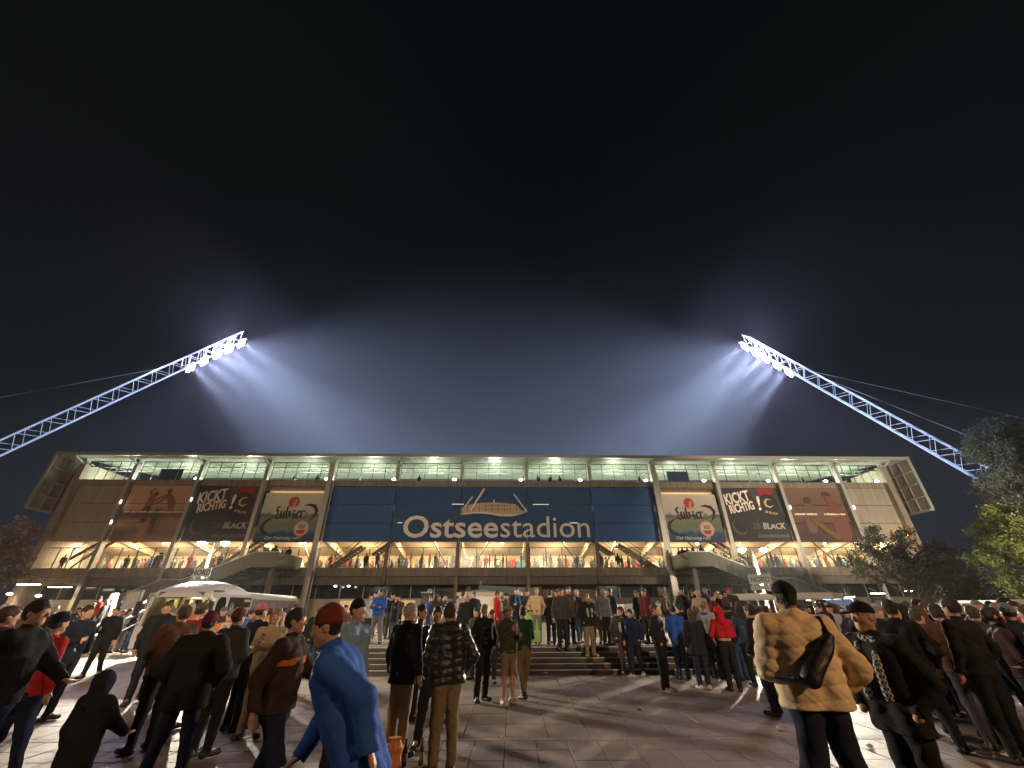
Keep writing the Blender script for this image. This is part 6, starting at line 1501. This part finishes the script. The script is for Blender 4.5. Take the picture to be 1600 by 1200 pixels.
# ---- small figures behind the concourse glass and up under the roof
def figure(i, armd):
    J = skeleton((armd, 'down'), 'stand'); g = Grid((-.42, -.42, 0), (.42, .42, 1.85), .03); up = J['up']
    for s in (-1, 1):
        n = 'L' if s < 0 else 'R'
        g.cone(J['hip'+n], J['knee'+n], .1, .075, .04); g.cone(J['knee'+n], J['ank'+n], .07, .05, .03); g.cone(J['ank'+n], J['toe'+n], .045, .035, .02)
        g.cone(up((s*.085, 0, 1.34)), up((s*.08, 0, .92)), .125, .125, .04); g.cone(J['sh'+n], J['el'+n], .068, .055, .03); g.cone(J['el'+n], J['wr'+n]+J['hd'+n]*.09, .05, .035, .03)
    g.cone((0, 0, 1.42), (0, 0, 1.56), .065, .06, .02); g.ell((0, -.01, 1.66), (.085, .105, .12), None, .02)
    return g.mesh('person', cloth(*BLACK))
FIG = [figure(0, 'down'), figure(1, 'hold'), figure(2, 'phone')]
FC = ['black', 'black', 'charcoal', 'black', 'brown', 'navy', 'black', 'maroon', 'red', 'charcoal', 'denim', 'rust']
BAYN = ['under the blank panel at the far left', 'under the beach photo banner', 'under the left black drink banner', 'under the left brewery banner', 'under the plain blue panel left of the name', 'under the first letters of the name', 'under the middle of the name', 'under the last letters of the name', 'under the plain blue panel right of the name', 'under the right brewery banner', 'under the right black drink banner', 'under the sunset photo banner', 'under the blank panel at the far right']
rr = random.Random(99)
for b_i in range(13):
    a, b_ = bay(b_i); n = (3, 8, 7, 4, 8, 9, 10, 9, 8, 4, 7, 6, 3)[b_i]
    for i in range(n):
        u = a+.5+(b_-a-1)*(i+rr.uniform(.1, .9))/n; v = rr.uniform(.5, 5.5); p = SW(u, v, 5.47); c = rr.choice(FC)
        o = link('person', FIG[rr.randrange(3)], None, p, (0, 0, R(rr.choice([0, 40, 180, -90, 90]))), mat=cloth(*CN[c])); k = rr.uniform(.92, 1.04); o.scale = (k*1.05, k, k)
        tag(o, 'small figure behind the concourse glass '+BAYN[b_i], 'person', 'figures behind the glass '+BAYN[b_i])
for b_i, us in ((3, (.35, .7)), (5, (.3,)), (7, (.2, .4, .55)), (8, (.85,)), (9, (.1,)), (1, (.8,)), (11, (.55,)), (12, (.4,))):
    a, b_ = bay(b_i)
    for f in us:
        p = SW(a+(b_-a)*f, 1.0, 14.47); o = link('person', FIG[0], None, p, (0, 0, R(rr.uniform(-90, 90))), mat=cloth(*BLACK)); o.scale = (.95, .95, .95)
        tag(o, 'dark figure behind the top glazing, above '+BAYN[b_i].replace('under ', ''), 'person', 'figures under the roof above '+BAYN[b_i].replace('under ', ''))
def figure_s():
    g = Grid((-.35, -.3, 0), (.35, .3, 1.85), .06)
    for s in (-1, 1): g.cone((s*.1, 0, .1), (s*.08, 0, .9), .07, .1, .03); g.cone((s*.09, 0, .9), (s*.1, 0, 1.36), .13, .12, .04); g.cone((s*.2, 0, 1.38), (s*.25, 0, .95), .07, .05, .03)
    g.cone((0, 0, 1.4), (0, 0, 1.7), .07, .10, .02); return g.mesh('concourse_crowd', cloth(*CHAR))
fs = figure_s(); co = np.empty(len(fs.vertices)*3, np.float32); fs.vertices.foreach_get('co', co); co = co.reshape(-1, 3)
fi = np.empty(len(fs.loops), np.int32); fs.loops.foreach_get('vertex_index', fi); Vs, Fs = [], []
for i in range(230):
    u = rr.uniform(E0+1, E1-1); v = rr.uniform(5.5, 8.2); k = rr.uniform(.9, 1.05); p = SW(u, v, 5.47)
    Vs.append(co*k+np.array(list(p), np.float32)); Fs.append(fi+i*len(co))
Vs = np.concatenate(Vs); Fs = np.concatenate(Fs); n = len(Fs)//4
me = bpy.data.meshes.new('concourse_crowd'); me.vertices.add(len(Vs)); me.vertices.foreach_set('co', Vs.ravel()); me.loops.add(len(Fs)); me.loops.foreach_set('vertex_index', Fs)
me.polygons.add(n); me.polygons.foreach_set('loop_start', np.arange(0, 4*n, 4, dtype=np.int32)); me.polygons.foreach_set('loop_total', np.full(n, 4, dtype=np.int32))
mm = bpy.data.materials.new('mixed_clothes'); mm.use_nodes = True; N = mm.node_tree.nodes; L = mm.node_tree.links; gg = N.new('ShaderNodeNewGeometry'); cr = N.new('ShaderNodeValToRGB'); cr.color_ramp.interpolation = 'CONSTANT'
e = cr.color_ramp.elements; e[0].color = (.02, .02, .022, 1); e[1].position = .95; e[1].color = (.3, .25, .2, 1)
for pos, c in ((.45, (.04, .025, .018, 1)), (.62, (.02, .03, .08, 1)), (.75, (.12, .02, .02, 1)), (.83, (.07, .07, .07, 1))): e.new(pos).color = c
L.new(gg.outputs['Random Per Island'], cr.inputs[0]); L.new(cr.outputs[0], N['Principled BSDF'].inputs['Base Color'])
me.materials.append(mm); me.update(); tag(link('concourse_crowd', me), 'crowd of small figures filling the rear of the lit concourse behind the glass', kind='stuff')
print('people', NP, len(PENDING))
print('objects', len(bpy.data.objects))
